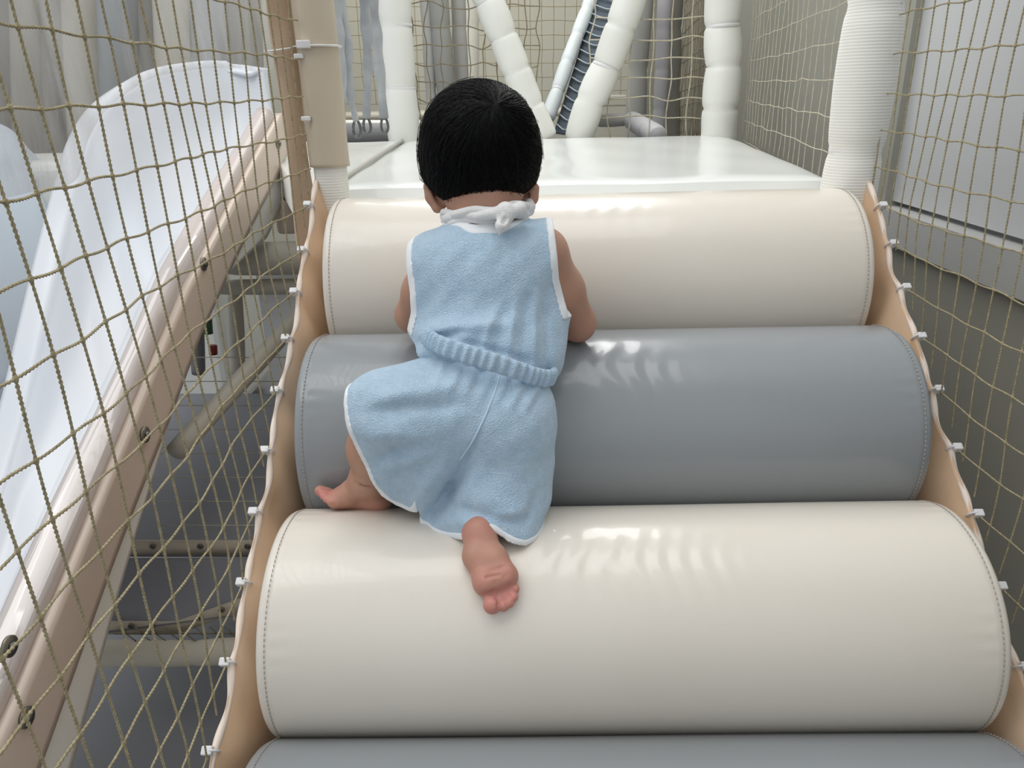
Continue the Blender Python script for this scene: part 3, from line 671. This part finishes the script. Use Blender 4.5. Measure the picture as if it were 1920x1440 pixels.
def surface(D, lo, h):
    """surface nets"""
    S = D < 0; n = D.shape
    c = np.zeros(tuple(np.array(n)-1), np.int8)
    for i in (0,1):
        for j in (0,1):
            for k in (0,1): c += S[i:n[0]-1+i, j:n[1]-1+j, k:n[2]-1+k]
    I, J, K = np.nonzero((c > 0) & (c < 8)); N = len(I)
    idx = np.full(c.shape, -1, np.int32); idx[I,J,K] = np.arange(N)
    acc = np.zeros((N,3)); cnt = np.zeros(N)
    cor = [(i,j,k) for i in (0,1) for j in (0,1) for k in (0,1)]
    for a in cor:
        for ax in range(3):
            if a[ax]: continue
            b = list(a); b[ax] = 1
            da = D[I+a[0],J+a[1],K+a[2]].astype(float); db = D[I+b[0],J+b[1],K+b[2]].astype(float)
            m = (da < 0) != (db < 0); t = np.where(m, da/np.where(m, da-db, 1), 0)
            p = np.tile(np.array(a, float), (N,1)); p[:,ax] = t; acc[m] += p[m]; cnt[m] += 1
    V = (np.stack([I,J,K], 1)+acc/cnt[:,None])*h+lo; F = []
    for ax in range(3):
        o1, o2 = [(1,2),(2,0),(0,1)][ax]
        s0 = [slice(1,n[0]-1),slice(1,n[1]-1),slice(1,n[2]-1)]; s1 = list(s0); s0[ax] = slice(0,n[ax]-1); s1[ax] = slice(1,n[ax])
        A, B = S[tuple(s0)], S[tuple(s1)]; m = A != B; P = np.stack(np.nonzero(m), 1); fl = A[m]
        off = np.ones(3, int); off[ax] = 0; P = P+off
        e1 = np.zeros(3, int); e1[o1] = 1; e2 = np.zeros(3, int); e2[o2] = 1
        g = lambda Q: idx[Q[:,0],Q[:,1],Q[:,2]]
        q = np.stack([g(P-e1-e2), g(P-e2), g(P), g(P-e1)], 1)
        q = np.where(fl[:,None], q, q[:,::-1]); F.append(q[(q >= 0).all(1)])
    return V, np.concatenate(F)
def field_obj(name, fld, m, parent, D=None, smooth=2):
    V, F = surface(fld.D if D is None else D, fld.lo, fld.h); o = mesh_obj(name, V, F, m, parent)
    if smooth: md = o.modifiers.new('smooth', 'SMOOTH'); md.factor = .5; md.iterations = smooth
    return o
def smax(a, b, k): h = np.maximum(k-np.abs(a-b), 0)/k; return np.maximum(a, b)+h*h*k*.25

person = thing('person', 'small child with black hair in pale blue terry top and shorts crawling up the rollers', 'person')
# joints
pelv = at(893,775,.905); belly = at(902,680,.945); chest = at(912,545,.99); upch = at(915,490,1.005); neck = at(912,420,1.025)
shL, shR = at(822,500,1.0), at(1018,474,1.01); elL, elR = at(776,590,1.05), at(1083,606,1.06)
haL, haR = np.array([-.145,1.155,-.318]), np.array([.050,1.125,-.325])
hipL, hipR = at(838,775,.90), at(948,785,.90)
knL, knR = at(712,778,.875), at(966,922,.886)
anL, anR = at(692,893,.905), at(914,948,.848)
headc = at(900,272,1.05)
PX = 1.05/FPX
B = Field((-.31,.69,-.63), (.18,1.20,-.005), .0016)
# trunk
B.ell(chest, (.078,.058,.085), .02); B.ell(belly, (.074,.060,.075), .03); B.ell(pelv, (.080,.062,.062), .03)
B.cone(upch, neck, .052, .040, .03); B.cone(neck, at(908,372,1.035), .044, .054, .02)
# arms
for S_, E_, H_, sg in ((shL, elL, haL, -1), (shR, elR, haR, 1)):
    B.cone(upch, S_, .040, .031, .02); B.cone(S_, S_*.5+E_*.5, .032, .031, .015); B.cone(S_*.5+E_*.5, E_, .031, .0265, .015)
    w_ = E_*.15+H_*.85; m_ = E_*.6+H_*.4; B.cone(E_, m_, .0255, .0265, .01); B.cone(m_, w_, .0265, .0185, .012)
    d = H_-E_; d /= np.linalg.norm(d); side = np.cross(d, [0,0,1]); side /= np.linalg.norm(side); dn = np.array([0,0,-1.0])
    pc = w_+d*.022; B.cone(w_, pc, .017, .018, .01)
    for f_ in range(4):
        off = side*(f_-1.5)*.0085; ln = [.024,.028,.026,.020][f_]
        k0 = pc+d*.010+off; k1 = k0+d*ln*.55+side*(f_-1.5)*.002-dn*.001; k2 = k1+d*ln*.45+dn*.006
        B.cone(pc+off*.7, k0, .0085, .0075, .004); B.cone(k0, k1, .0070, .0062, .002); B.cone(k1, k2, .0062, .0052, .002)
    tb = w_+d*.010-side*sg*.012; B.cone(tb, tb+d*.012-side*sg*.012, .0085, .0072, .005); B.cone(tb+d*.012-side*sg*.012, tb+d*.026-side*sg*.016, .0070, .0056, .002)
# legs
B.cone(hipL, knL, .046, .036, .03); B.cone(knL, knL*.45+anL*.55, .034, .034, .012); B.cone(knL*.45+anL*.55, anL, .034, .0225, .012)
B.cone(hipR, knR, .050, .037, .03); B.cone(knR, knR*.5+anR*.5, .034, .031, .012); B.cone(knR*.5+anR*.5, anR, .031, .020, .012)
# left foot: planted on the cream roller, toes pointing left
def surf1(x, y, gap):                                   # nearest point on the pixel ray at 'gap' from lower cream roller
    Yc, Zc = RC[1]; best = None
    for Yv in np.arange(.70, 1.0, .0005):
        p = at(x, y, Yv); d = math.hypot(p[1]-Yc, p[2]-Zc)-RR
        if d <= gap: return p
        if best is None or d < best[0]: best = (d, p)
    return best[1]
hl = at(706,938,.918); bl = at(632,936,.915)
B.cone(anL, hl, .0215, .0165, .012); B.ell(hl+(0.002,0,-.001), (.0195,.018,.0165), .008)
B.cone(anL+(-.008,0,-.008), at(650,926,.917), .0185, .0150, .014); B.cone(hl, bl, .0150, .0125, .012); B.cone(at(650,930,.905), at(628,938,.905), .0125, .0105, .01)
for a_, b_, r_ in ((at(630,931,.928), at(600,920,.928), .0088), (at(628,932,.918), at(604,925,.918), .0068), (at(628,935,.910), at(607,930,.909), .0062), (at(630,938,.903), at(612,936,.902), .0058), (at(634,941,.897), at(619,941,.896), .0055)):
    B.cone(a_, a_*.4+b_*.6, r_*1.02, r_*.92, .004); B.cone(a_*.4+b_*.6, b_, r_*.92, r_*.88, .0015)
# right foot: sole towards the viewer, toes down on the roller
def sp(x, y, r): return surf1(x, y, r)
he = sp(899,1000,.019)
B.cone(anR, he, .0195, .0185, .012); B.ell(he, (.0200,.0175,.0205), .006)
mid = sp(908,1045,.0145); mA, mB = sp(894,1042,.0140), sp(925,1048,.0140)
B.cone(he, mA, .0180, .0150, .01); B.cone(he, mB, .0165, .0155, .01); B.cone(mA, mB, .0150, .0150, .008)
bA, bB = sp(913,1092,.0140), sp(946,1080,.0130)
B.cone(mA, bA, .0150, .0158, .01); B.cone(mB, bB, .0155, .0155, .01); B.cone(bA, bB, .0155, .0145, .008)
for (x0,y0),(x1,y1),r_ in (((916,1108),(923,1134),.0100),((934,1108),(944,1136),.0060),((943,1105),(955,1130),.0055),((950,1098),(963,1119),.0052),((956,1090),(966,1104),.0049)):
    a_, b_ = sp(x0,y0,.012), sp(x1,y1,.0125 if r_ > .009 else .0115); B.cone(a_, b_, r_*.85, r_*.9, .002); B.ell(b_, (r_*1.12,)*3, 0)
for pts in ([(909,1116),(925,1112),(934,1113)], [(938,1110),(948,1106),(958,1098)], [(931,1116),(931,1120)]):   # creases
    for (x0,y0),(x1,y1) in zip(pts[:-1], pts[1:]):
        a_, b_ = sp(x0,y0,.0235), sp(x1,y1,.0225); B.cone(a_, b_, .0034, .0031, .003, sub=True); B.cone(sp(x0,y0,.020), sp(x1,y1,.019), .0012, .0012, .002, sub=True)
for pts in ([(932,1118),(934,1132),(935,1146)], [(944,1114),(949,1126),(952,1138)], [(952,1108),(958,1118),(962,1130)], [(957,1099),(963,1108),(968,1114)]):
    for (x0,y0),(x1,y1) in zip(pts[:-1], pts[1:]): B.cone(sp(x0,y0,.0195), sp(x1,y1,.0175), .0022, .0020, .0015, sub=True)
for pts in ([(918,1070),(940,1064),(955,1058)], [(912,1083),(936,1078)], [(930,1090),(933,1106)], [(942,1088),(950,1078)]):
    for (x0,y0),(x1,y1) in zip(pts[:-1], pts[1:]): B.cone(sp(x0,y0,.0302), sp(x1,y1,.0302), .0012, .0012, .003, sub=True)
# ankle fat fold of the left leg
for (x0,y0),(x1,y1) in (((663,903),(678,908)),((678,908),(702,912))): B.cone(at(x0,y0,.8815), at(x1,y1,.8815), .0014, .0014, .004, sub=True)
# head: skull, jaw, face and ears
hs = headc
B.ell(hs+(0,.004,.0), (.071,.079,.074), .01); B.ell(hs+(0,.018,-.045), (.056,.058,.047), .02)
B.ell(hs+(-.036,.046,-.046), (.024,.024,.022), .012); B.ell(hs+(.036,.046,-.046), (.024,.024,.022), .012)      # cheeks
B.ell(hs+(0,.058,-.078), (.018,.015,.012), .01)                                                                  # chin
B.cone(hs+(0,.074,-.030), hs+(0,.084,-.046), .006, .0085, .006)                                                  # nose
B.ell(hs+(-.0075,.082,-.047), (.005,.005,.004), .003); B.ell(hs+(.0075,.082,-.047), (.005,.005,.004), .003)
B.cone(hs+(-.012,.075,-.063), hs+(.012,.075,-.063), .0045, .0045, .003); B.cone(hs+(-.010,.074,-.069), hs+(.010,.074,-.069), .0045, .0045, .003)
for sx in (-1, 1): B.ell(hs+(sx*.027,.083,-.022), (.011,.009,.007), .006, sub=True); B.ell(hs+(sx*.027,.072,-.022), (.0095,.0095,.009), .002)
for (x0,y0,x1,y1,sx) in ((806,350,820,389,-1),(999,354,987,390,1)):
    a_, b_ = at(x0,y0,1.052), at(x1,y1,1.046); c_ = (a_+b_)/2
    B.cone(a_, c_+(sx*.0015,.003,0), .0092, .0095, .006); B.cone(c_+(sx*.0015,.003,0), b_, .0095, .0078, .006)
    B.cone(c_+(-sx*.010,.006,0), b_+(-sx*.004,.006,.004), .009, .007, .008)
    B.cone(a_+(-sx*.004,-.004,-.006), b_+(-sx*.005,-.005,.008), .0030, .0034, .004, sub=True)
body = field_obj('body', B, M['skin'], person, smooth=1)
ft = [he, mid, bA, bB, sp(925,1130,.012), sp(955,1115,.012), hl, bl, at(605,925,.91), elR+(0,0,-.02), haL, haR]; co = np.empty(len(body.data.vertices)*3); body.data.vertices.foreach_get('co', co); co = co.reshape(-1,3)
tint = np.zeros(len(co))
for p, w_ in zip(ft, [1,.45,.8,.8,1,1,.8,.6,1,.25,.7,.7]): tint = np.maximum(tint, w_*np.exp(-(np.linalg.norm(co-p, axis=1)/.022)**2))
at_ = body.data.attributes.new('flush', 'FLOAT', 'POINT'); at_.data.foreach_set('value', tint.astype(np.float32))

# ---- top
ST = Field((-.22,.84,-.50), (.16,1.13,-.10), .0022)
q = tuple(slice(0, n_) for n_ in ST.n)
ST.ell(chest+(-.001,-.002,-.008), (.094,.070,.100), .02); ST.ell(at(905,645,.955), (.092,.072,.060), .03); ST.ell(belly+(.006,0,-.02), (.082,.068,.070), .03)
ST.cone(upch+(-.035,0,.004), shL+(-.004,-.003,.004), .047, .044, .03); ST.cone(upch+(.035,0,.004), shR+(.004,-.003,.002), .047, .045, .03)
ST.cone(upch, neck+(0,0,-.012), .054, .046, .025)
ST.cone(at(792,618,.985), at(792,560,.99), .024, .030, .03)
ST.cone(at(1034,590,.985), at(1018,670,.955), .026, .028, .03)
X, Y, Z = ST.grid(q)
# pixel-like helpers in body axes: u across, v along the back
ub = CR.astype(np.float32); vb = np.array([0, -math.sin(.40), -math.cos(.40)], np.float32)
o0 = upch
Uc = (X-o0[0])*ub[0]+(Y-o0[1])*ub[1]+(Z-o0[2])*ub[2]; Vc = (Y-o0[1])*vb[1]+(Z-o0[2])*vb[2]     # Vc grows down the back
def fold(u0, v0, u1, v1, wd, amp):                    # a ridge of cloth from (u0,v0) to (u1,v1)
    dx, dy = u1-u0, v1-v0; L2 = dx*dx+dy*dy; t_ = np.clip(((Uc-u0)*dx+(Vc-v0)*dy)/L2, 0, 1)
    d2 = (Uc-u0-t_*dx)**2+(Vc-v0-t_*dy)**2; return amp*np.exp(-d2/wd**2)*np.sin(np.pi*np.clip(t_*.9+.05,0,1))**.5
fl = fold(-.085,.100,.03,.092,.010,.0075)+fold(-.09,.128,-.02,.112,.008,.0060)+fold(-.05,.108,.055,.140,.005,-.004)+fold(-.09,.112,-.03,.102,.0045,-.0050)
for k_ in range(6): fl = fl+fold(-.012+.018*k_,.150+.005*k_,.012+.013*k_,.075-.006*k_,.0052,(.0042,-.0030)[k_ % 2])
fl = fl+fold(.02,-.020,.012,.04,.010,-.0022)+fold(.045,-.03,.055,.06,.012,.0025)+fold(-.05,-.02,-.06,.07,.012,.0020)+fold(-.02,-.03,-.035,.06,.010,-.0015)
fl = fl+.0009*np.sin(Uc*140+Vc*60)*np.sin(Vc*95+2)
back = np.clip((1.03-Y)/.04, 0, 1)
ST.D = ST.D-(fl*back).astype(np.float32)
solid = ST.D.copy(); TH_ = .0065
shell = np.maximum(ST.D, -(ST.D+TH_))
def colpx(x0, y0, x1, y1, Yd):                        # vertical cut plane through two photo points
    a_, b_ = at(x0,y0,Yd), at(x1,y1,Yd); d = b_-a_; nrm = np.cross(d, [0,1,0]); nrm /= np.linalg.norm(nrm); return a_, nrm
def pl_(a_, nr): return (X-a_[0])*nr[0]+(Y-a_[1])*nr[1]+(Z-a_[2])*nr[2]
# armhole openings: a bent sheet, positive on the outer side
def arm(pts, sgn):
    P = np.array([at(x, y, .985) for x, y in pts]); P = P[np.argsort(P[:,2])]
    return sgn*(X-np.interp(Z, P[:,2], P[:,0]).astype(np.float32))
aL = arm([(762,440),(764,480),(775,540),(777,575),(768,612),(770,640),(690,655)], -1)+0*Y
aR = arm([(1036,415),(1042,470),(1046,520),(1056,560),(1064,588),(1120,600),(1200,640)], 1)+0*Y
na = neck; nd_ = at(908,375,1.035)-at(913,480,1.0); nd_ /= np.linalg.norm(nd_)
hN = pl_(na, nd_); dN = np.sqrt(np.maximum((X-na[0])**2+(Y-na[1])**2+(Z-na[2])**2-hN**2, 1e-8)); neckp = np.minimum(.0535-dN, hN+.05).astype(np.float32)
bt = at(910,715,.90); nb_ = np.array([-.32,.25,-.95]); nb_ /= np.linalg.norm(nb_); bot = pl_(bt, nb_)
cuts = np.maximum(np.maximum(aL, aR), neckp)
shirt = np.maximum(np.maximum(shell, cuts), bot-.004)
top = field_obj('sleeveless_top', ST, M['terry'], person, D=shirt.astype(np.float32))
for a__, wdt in ((aL, .0100), (aR, .0100), (neckp, .0085)):
    others = [c for c in (aL, aR, neckp) if c is not a__]
    band_ = np.maximum(np.maximum(solid-.0012, -(solid+TH_+.001)), np.maximum(np.abs(a__+wdt*.5-.001)-wdt*.5, bot))
    for c in others: band_ = np.maximum(band_, c-.001)
    field_obj('white_binding', ST, M['trimcloth'], top, D=band_.astype(np.float32), smooth=3)

# ---- shorts
SH = Field((-.27,.74,-.62), (.14,1.05,-.26), .0022)
SH.ell(at(888,745,.915), (.098,.074,.062), .02); SH.ell(at(820,775,.895), (.080,.066,.062), .03); SH.ell(at(952,800,.895), (.060,.062,.070), .03)
SH.cone(at(830,770,.895), at(712,772,.875), .060, .050, .03); SH.cone(at(745,780,.875), at(728,855,.885), .052, .050, .03); SH.cone(at(790,850,.885), at(765,915,.900), .048, .040, .03)
SH.cone(at(945,800,.890), at(950,900,.880), .057, .050, .03); SH.cone(at(950,900,.872), at(945,992,.842), .050, .050, .02); SH.cone(at(925,925,.855), at(908,985,.838), .044, .042, .02); SH.cone(at(895,890,.885), at(838,1004,.868), .047, .040, .03); SH.cone(at(840,850,.895), at(830,930,.895), .045, .040, .03); SH.cone(at(985,870,.885), at(985,930,.875), .028, .028, .03)
q = tuple(slice(0, n_) for n_ in SH.n); X, Y, Z = SH.grid(q)
o0 = pelv; Uc = (X-o0[0])*ub[0]+(Y-o0[1])*ub[1]+(Z-o0[2])*ub[2]; Vc = (Y-o0[1])*vb[1]*.5+(Z-o0[2])*vb[2]
K1 = .905/FPX*1.06
def pu(x, y): return ((x-893)*K1, (y-775)*K1)
def pf(x0, y0, x1, y1, wd, amp): return fold(*pu(x0,y0), *pu(x1,y1), wd, amp)
fl = pf(905,790,862,862,.0040,-.0040)+pf(874,860,800,962,.0085,-.0150)+pf(846,842,762,942,.014,.0105)+pf(905,850,830,960,.010,.003)
fl = fl+pf(720,720,870,705,.010,0.0060)+pf(700,745,880,740,.008,-0.0053)+pf(690,780,800,790,.012,0.0053)+pf(720,830,800,800,.008,-0.0045)+pf(740,850,830,820,.010,0.0045)+pf(745,790,760,860,.007,-0.0037)
for k_ in range(7): fl = fl+pf(838+30*k_, 662+7*k_, 826+26*k_, 705+9*k_, .0045, .0024)+pf(852+30*k_, 664+7*k_, 842+26*k_, 700+9*k_, .0035, -.0022)
fl = fl+pf(845,950,990,925,.009,.0055)+pf(860,925,985,945,.0065,-.0065)+pf(880,900,960,915,.009,.003)+pf(1010,900,985,950,.006,-.004)+pf(985,740,1015,830,.010,.003)+pf(842,880,850,945,.007,-.005)
fl = fl+.0010*np.sin(Uc*110+Vc*70+1)*np.sin(Vc*80)
back = np.clip((.93-Y)/.05, 0, 1); SH.D = SH.D-(fl*back).astype(np.float32); solid = SH.D.copy()
shell = np.maximum(SH.D, -(SH.D+.0070))
wt = at(920,668,.90); nw = np.array([.30,.18,.93]); nw /= np.linalg.norm(nw); wc = pl_(wt, nw)+0*X
def hemline(pts, Yd, sgn):                            # lower hem following photo points, extruded in depth
    P = np.array([at(x, y, Yd) for x, y in pts]); P = P[np.argsort(P[:,0])]
    zl = np.interp(X, P[:,0], P[:,2]).astype(np.float32); sl_ = np.gradient(P[:,2])/np.gradient(P[:,0]); g_ = np.interp(X, P[:,0], sl_)
    return ((zl-Z)+.0*Y)/np.sqrt(1+np.minimum(g_**2, 30)).astype(np.float32)
h1 = hemline([(560,640),(640,740),(650,775),(664,810),(688,866),(714,925),(740,950),(768,958),(788,955),(800,1040),(900,1400)], .85, 1)
h2 = hemline([(560,600),(700,900),(775,1008),(790,1016),(840,1014),(868,1004),(880,986),(905,974),(930,982),(955,998),(985,1010),(1020,1014),(1200,1010)], .815, 1)
div = (X-(at(786,950,.86)[0]))                       # left-leg hem rules left of here
hem = np.where(div < 0, h1, h2)+0*Z
sh_ = np.maximum(np.maximum(shell, wc), hem)
shorts = field_obj('shorts', SH, M['terry'], person, D=sh_.astype(np.float32))
bw = .0085
for hh, side in ((h1, div), (h2, -div)):
    bnd = np.maximum(np.maximum(np.maximum(solid-.0013, -(solid+.0080)), np.abs(hh+bw*.5-.001)-bw*.5), np.maximum(side, wc))
    field_obj('white_binding', SH, M['trimcloth'], shorts, D=bnd.astype(np.float32), smooth=3)
# raised centre-back seam laid on the cloth
from mathutils.bvhtree import BVHTree
V_, F_ = surface(solid, SH.lo, SH.h); bv = BVHTree.FromPolygons([Vector(p) for p in V_], F_.tolist()); pts = []
for x_, y_ in catmull([(940,694,0),(926,740,0),(905,790,0),(885,828,0),(862,862,0)], 8)[:,:2]:
    h_ = bv.ray_cast(Vector((0,0,0)), Vector(at(x_, y_, 1.0)).normalized())
    if h_[0]: pts.append(np.array(h_[0])+np.array(h_[1])*.0004*(1 if h_[1].y < 0 else -1))
mb = MB(); tube(mb, pts, .0013, 8); mb.build('back_seam', mat('pale_blue_seam', (.56,.70,.82), .9), shorts)
# gathered waistband
mb = MB(); n, k = 420, 14; cW = at(919,664,.925); e1 = at(1024,708,.925)-at(816,640,.925); e1 /= np.linalg.norm(e1)
e3 = nw-e1*(nw@e1); e3 /= np.linalg.norm(e3); e2 = np.cross(e3, e1); a_ = .0865; b_ = .070; V = []
for i in range(n):
    th = 2*math.pi*i/n
    for j in range(k):
        v_ = j/k*2*math.pi; rr = .0022*math.sin(th*44+.9*math.sin(th*7))*(.4+.6*abs(math.cos(v_))**.5)+.0008*math.sin(th*19)
        out = e1*math.cos(th)/a_+e2*math.sin(th)/b_; out /= np.linalg.norm(out)
        V.append(cW+e1*a_*math.cos(th)+e2*b_*math.sin(th)+out*(.0045*math.cos(v_)+rr)+e3*(.0118*np.sign(math.sin(v_))*abs(math.sin(v_))**.6+.0022*math.sin(th*3)))
F = [[i*k+j, ((i+1)%n)*k+j, ((i+1)%n)*k+(j+1)%k, i*k+(j+1)%k] for i in range(n) for j in range(k)]
mesh_obj('waistband', V, F, M['terry'], shorts)

# ---- muslin scarf
mb = MB(); th = np.linspace(0, 2*math.pi, 120); cs = np.array([at(910,409,.972)[0], 1.026, at(910,409,.972)[2]-.001]); Rn = np.array([.0570, .0545])
P = np.stack([cs[0]+Rn[0]*np.cos(th), cs[1]+Rn[1]*np.sin(th), cs[2]+.005*np.cos(th)-.006*np.sin(th)], 1)
for off, rr, tw in (((0,0,.005), .0055, 0), ((0,0,-.006), .0055, 1.2), ((0,.001,.0), .0070, 2)):
    tube(mb, P+np.array(off)+np.stack([.0015*np.sin(th*9+tw), .0015*np.cos(th*7+tw), .0018*np.sin(th*6+tw)], 1), rr*(1+.10*np.sin(th*5+tw)), 12)
sc_ = mb.build('scarf', M['scarf'], person)
KN = Field(tuple(at(940,405,.96)-.05), tuple(at(940,405,.96)+.05), .0016)
kp = lambda x, y, Y=.957: at(x, y, Y)
KN.ell(kp(948,398), (.0125,.011,.0135), .003); KN.cone(kp(915,402,.962), kp(942,398,.957), .0065, .0085, .004); KN.cone(kp(895,406,.965), kp(915,402,.962), .006, .0065, .004)
KN.cone(kp(950,402,.955), kp(940,424,.946), .0100, .0080, .003); KN.cone(kp(940,424,.946), kp(936,440,.944), .0080, .0016, .002)
KN.cone(kp(957,398,.958), kp(974,391,.963), .0070, .0085, .004); KN.cone(kp(974,391,.963), kp(984,402,.972), .0080, .006, .004)
for a2, b2 in (((940,388),(954,412)),((934,400),(942,418)),((962,390),(964,404)),((948,410),(941,428))): KN.cone(kp(*a2,.945), kp(*b2,.942), .0022, .0018, .003, sub=True)
field_obj('knot', KN, M['scarf'], sc_, smooth=1)

# ---- hair
HR = Field((-.17,.93,-.14), (.12,1.17,.06), .002)
hc = headc+(0,0,0)
HR.ell(hc+(.0,.002,.004), (.0775,.082,.0765), .01); HR.ell(at(900,330,1.045), (.068,.058,.038), .025); HR.cone(at(812,290,1.05), at(812,325,1.05), .012, .010, .02); HR.cone(at(990,290,1.05), at(988,328,1.05), .012, .010, .02)
q = tuple(slice(0, n_) for n_ in HR.n); X, Y, Z = HR.grid(q)
# lower hairline curves up at the temples and stays clear of the face
xn = (X-hc[0])/.075; zlow = hc[2]-.0790+.028*np.clip(np.abs(xn),0,1.2)**2.6+np.clip((Y-hc[1]-.02)*1.1,0,.2)
HD = smax(HR.D, (zlow-Z+0*X).astype(np.float32), .006)
HD = HD-(.0002*np.sin(np.arctan2(X-hc[0]-.012, -(Y-hc[1]))*46+np.sin(Z*60)*1.2)*np.clip((hc[2]+.07-Z)/.03,0,1)).astype(np.float32)
hair = field_obj('hair', HR, M['hair'], person, D=HD.astype(np.float32), smooth=1)
# strands
wh = np.array([.28, -.74, .62]); wh /= np.linalg.norm(wh)            # crown whorl on the unit skull
from mathutils.bvhtree import BVHTree
V_, F_ = surface(HD.astype(np.float32), HR.lo, HR.h); hb_ = BVHTree.FromPolygons([Vector(p) for p in V_], F_.tolist())
mb = MB(); rs = np.random.RandomState(11); cnt_ = 0
ra = np.array([.0785,.083,.0775]); cc = hc+(0,.002,.004)
ta = np.cross(wh, [1,0,0]); ta /= np.linalg.norm(ta); tb = np.cross(wh, ta)
def hl_z(p): 
    xx = abs((p[0]-hc[0])/.075); return hc[2]-.083+.028*min(xx,1.2)**2.6+max(0,(p[1]-hc[1]-.02)*1.1)
for s_ in range(6500):
    az = rs.rand()*2*math.pi; d0 = rs.rand()**.6*2.2; ln = .7+rs.rand()*.9; lift = 1.004+rs.rand()*.022+(rs.rand() < .04)*rs.rand()*.04
    curl = rs.randn()*.22+.35; P = []
    for u in np.linspace(0, 1, 9):
        d = d0+u*ln*.75; az_ = az+curl*u; dirv = wh*math.cos(d)+(ta*math.cos(az_)+tb*math.sin(az_))*math.sin(d)
        low = max(0, -dirv[2]-.25); dv = dirv.copy(); dv[0] *= 1-.12*low; p = cc+dv*ra*(lift+.02*u*u)
        near = hb_.find_nearest(Vector(p))[0]
        if near is not None:
            nv = np.array(near); rad = nv-cc; rad /= np.linalg.norm(rad); p = nv+rad*((lift-1)*.085+.0006)
        if p[2] < hl_z(p)-rs.rand()*.004: break
        P.append(p)
    if len(P) < 3: continue
    P = np.array(P); r_ = np.linspace(.00042, .00012, len(P)); tube(mb, P, r_, 3, caps=False); cnt_ += 1
for s_ in range(220):                                                 # wisps at the sides and crown
    sx = -1 if rs.rand() < .62 else 1; a0 = rs.rand()*.9-.15
    p = cc+np.array([sx*.079*math.cos(a0), -.012+rs.rand()*.03, .077*math.sin(a0)]); dirv = np.array([sx*(.3+.3*rs.rand()), 0, -.9]); L = .012+rs.rand()*.018
    P = [p+dirv*np.array([L*u, 0, L*u])*np.array([1-.5*u,1,1]) for u in np.linspace(0, 1, 6)]; tube(mb, np.array(P), np.linspace(.0004,.0001,6), 3, caps=False)
tag(mb.build('hair_strands', M['hair'], hair), kind='stuff')
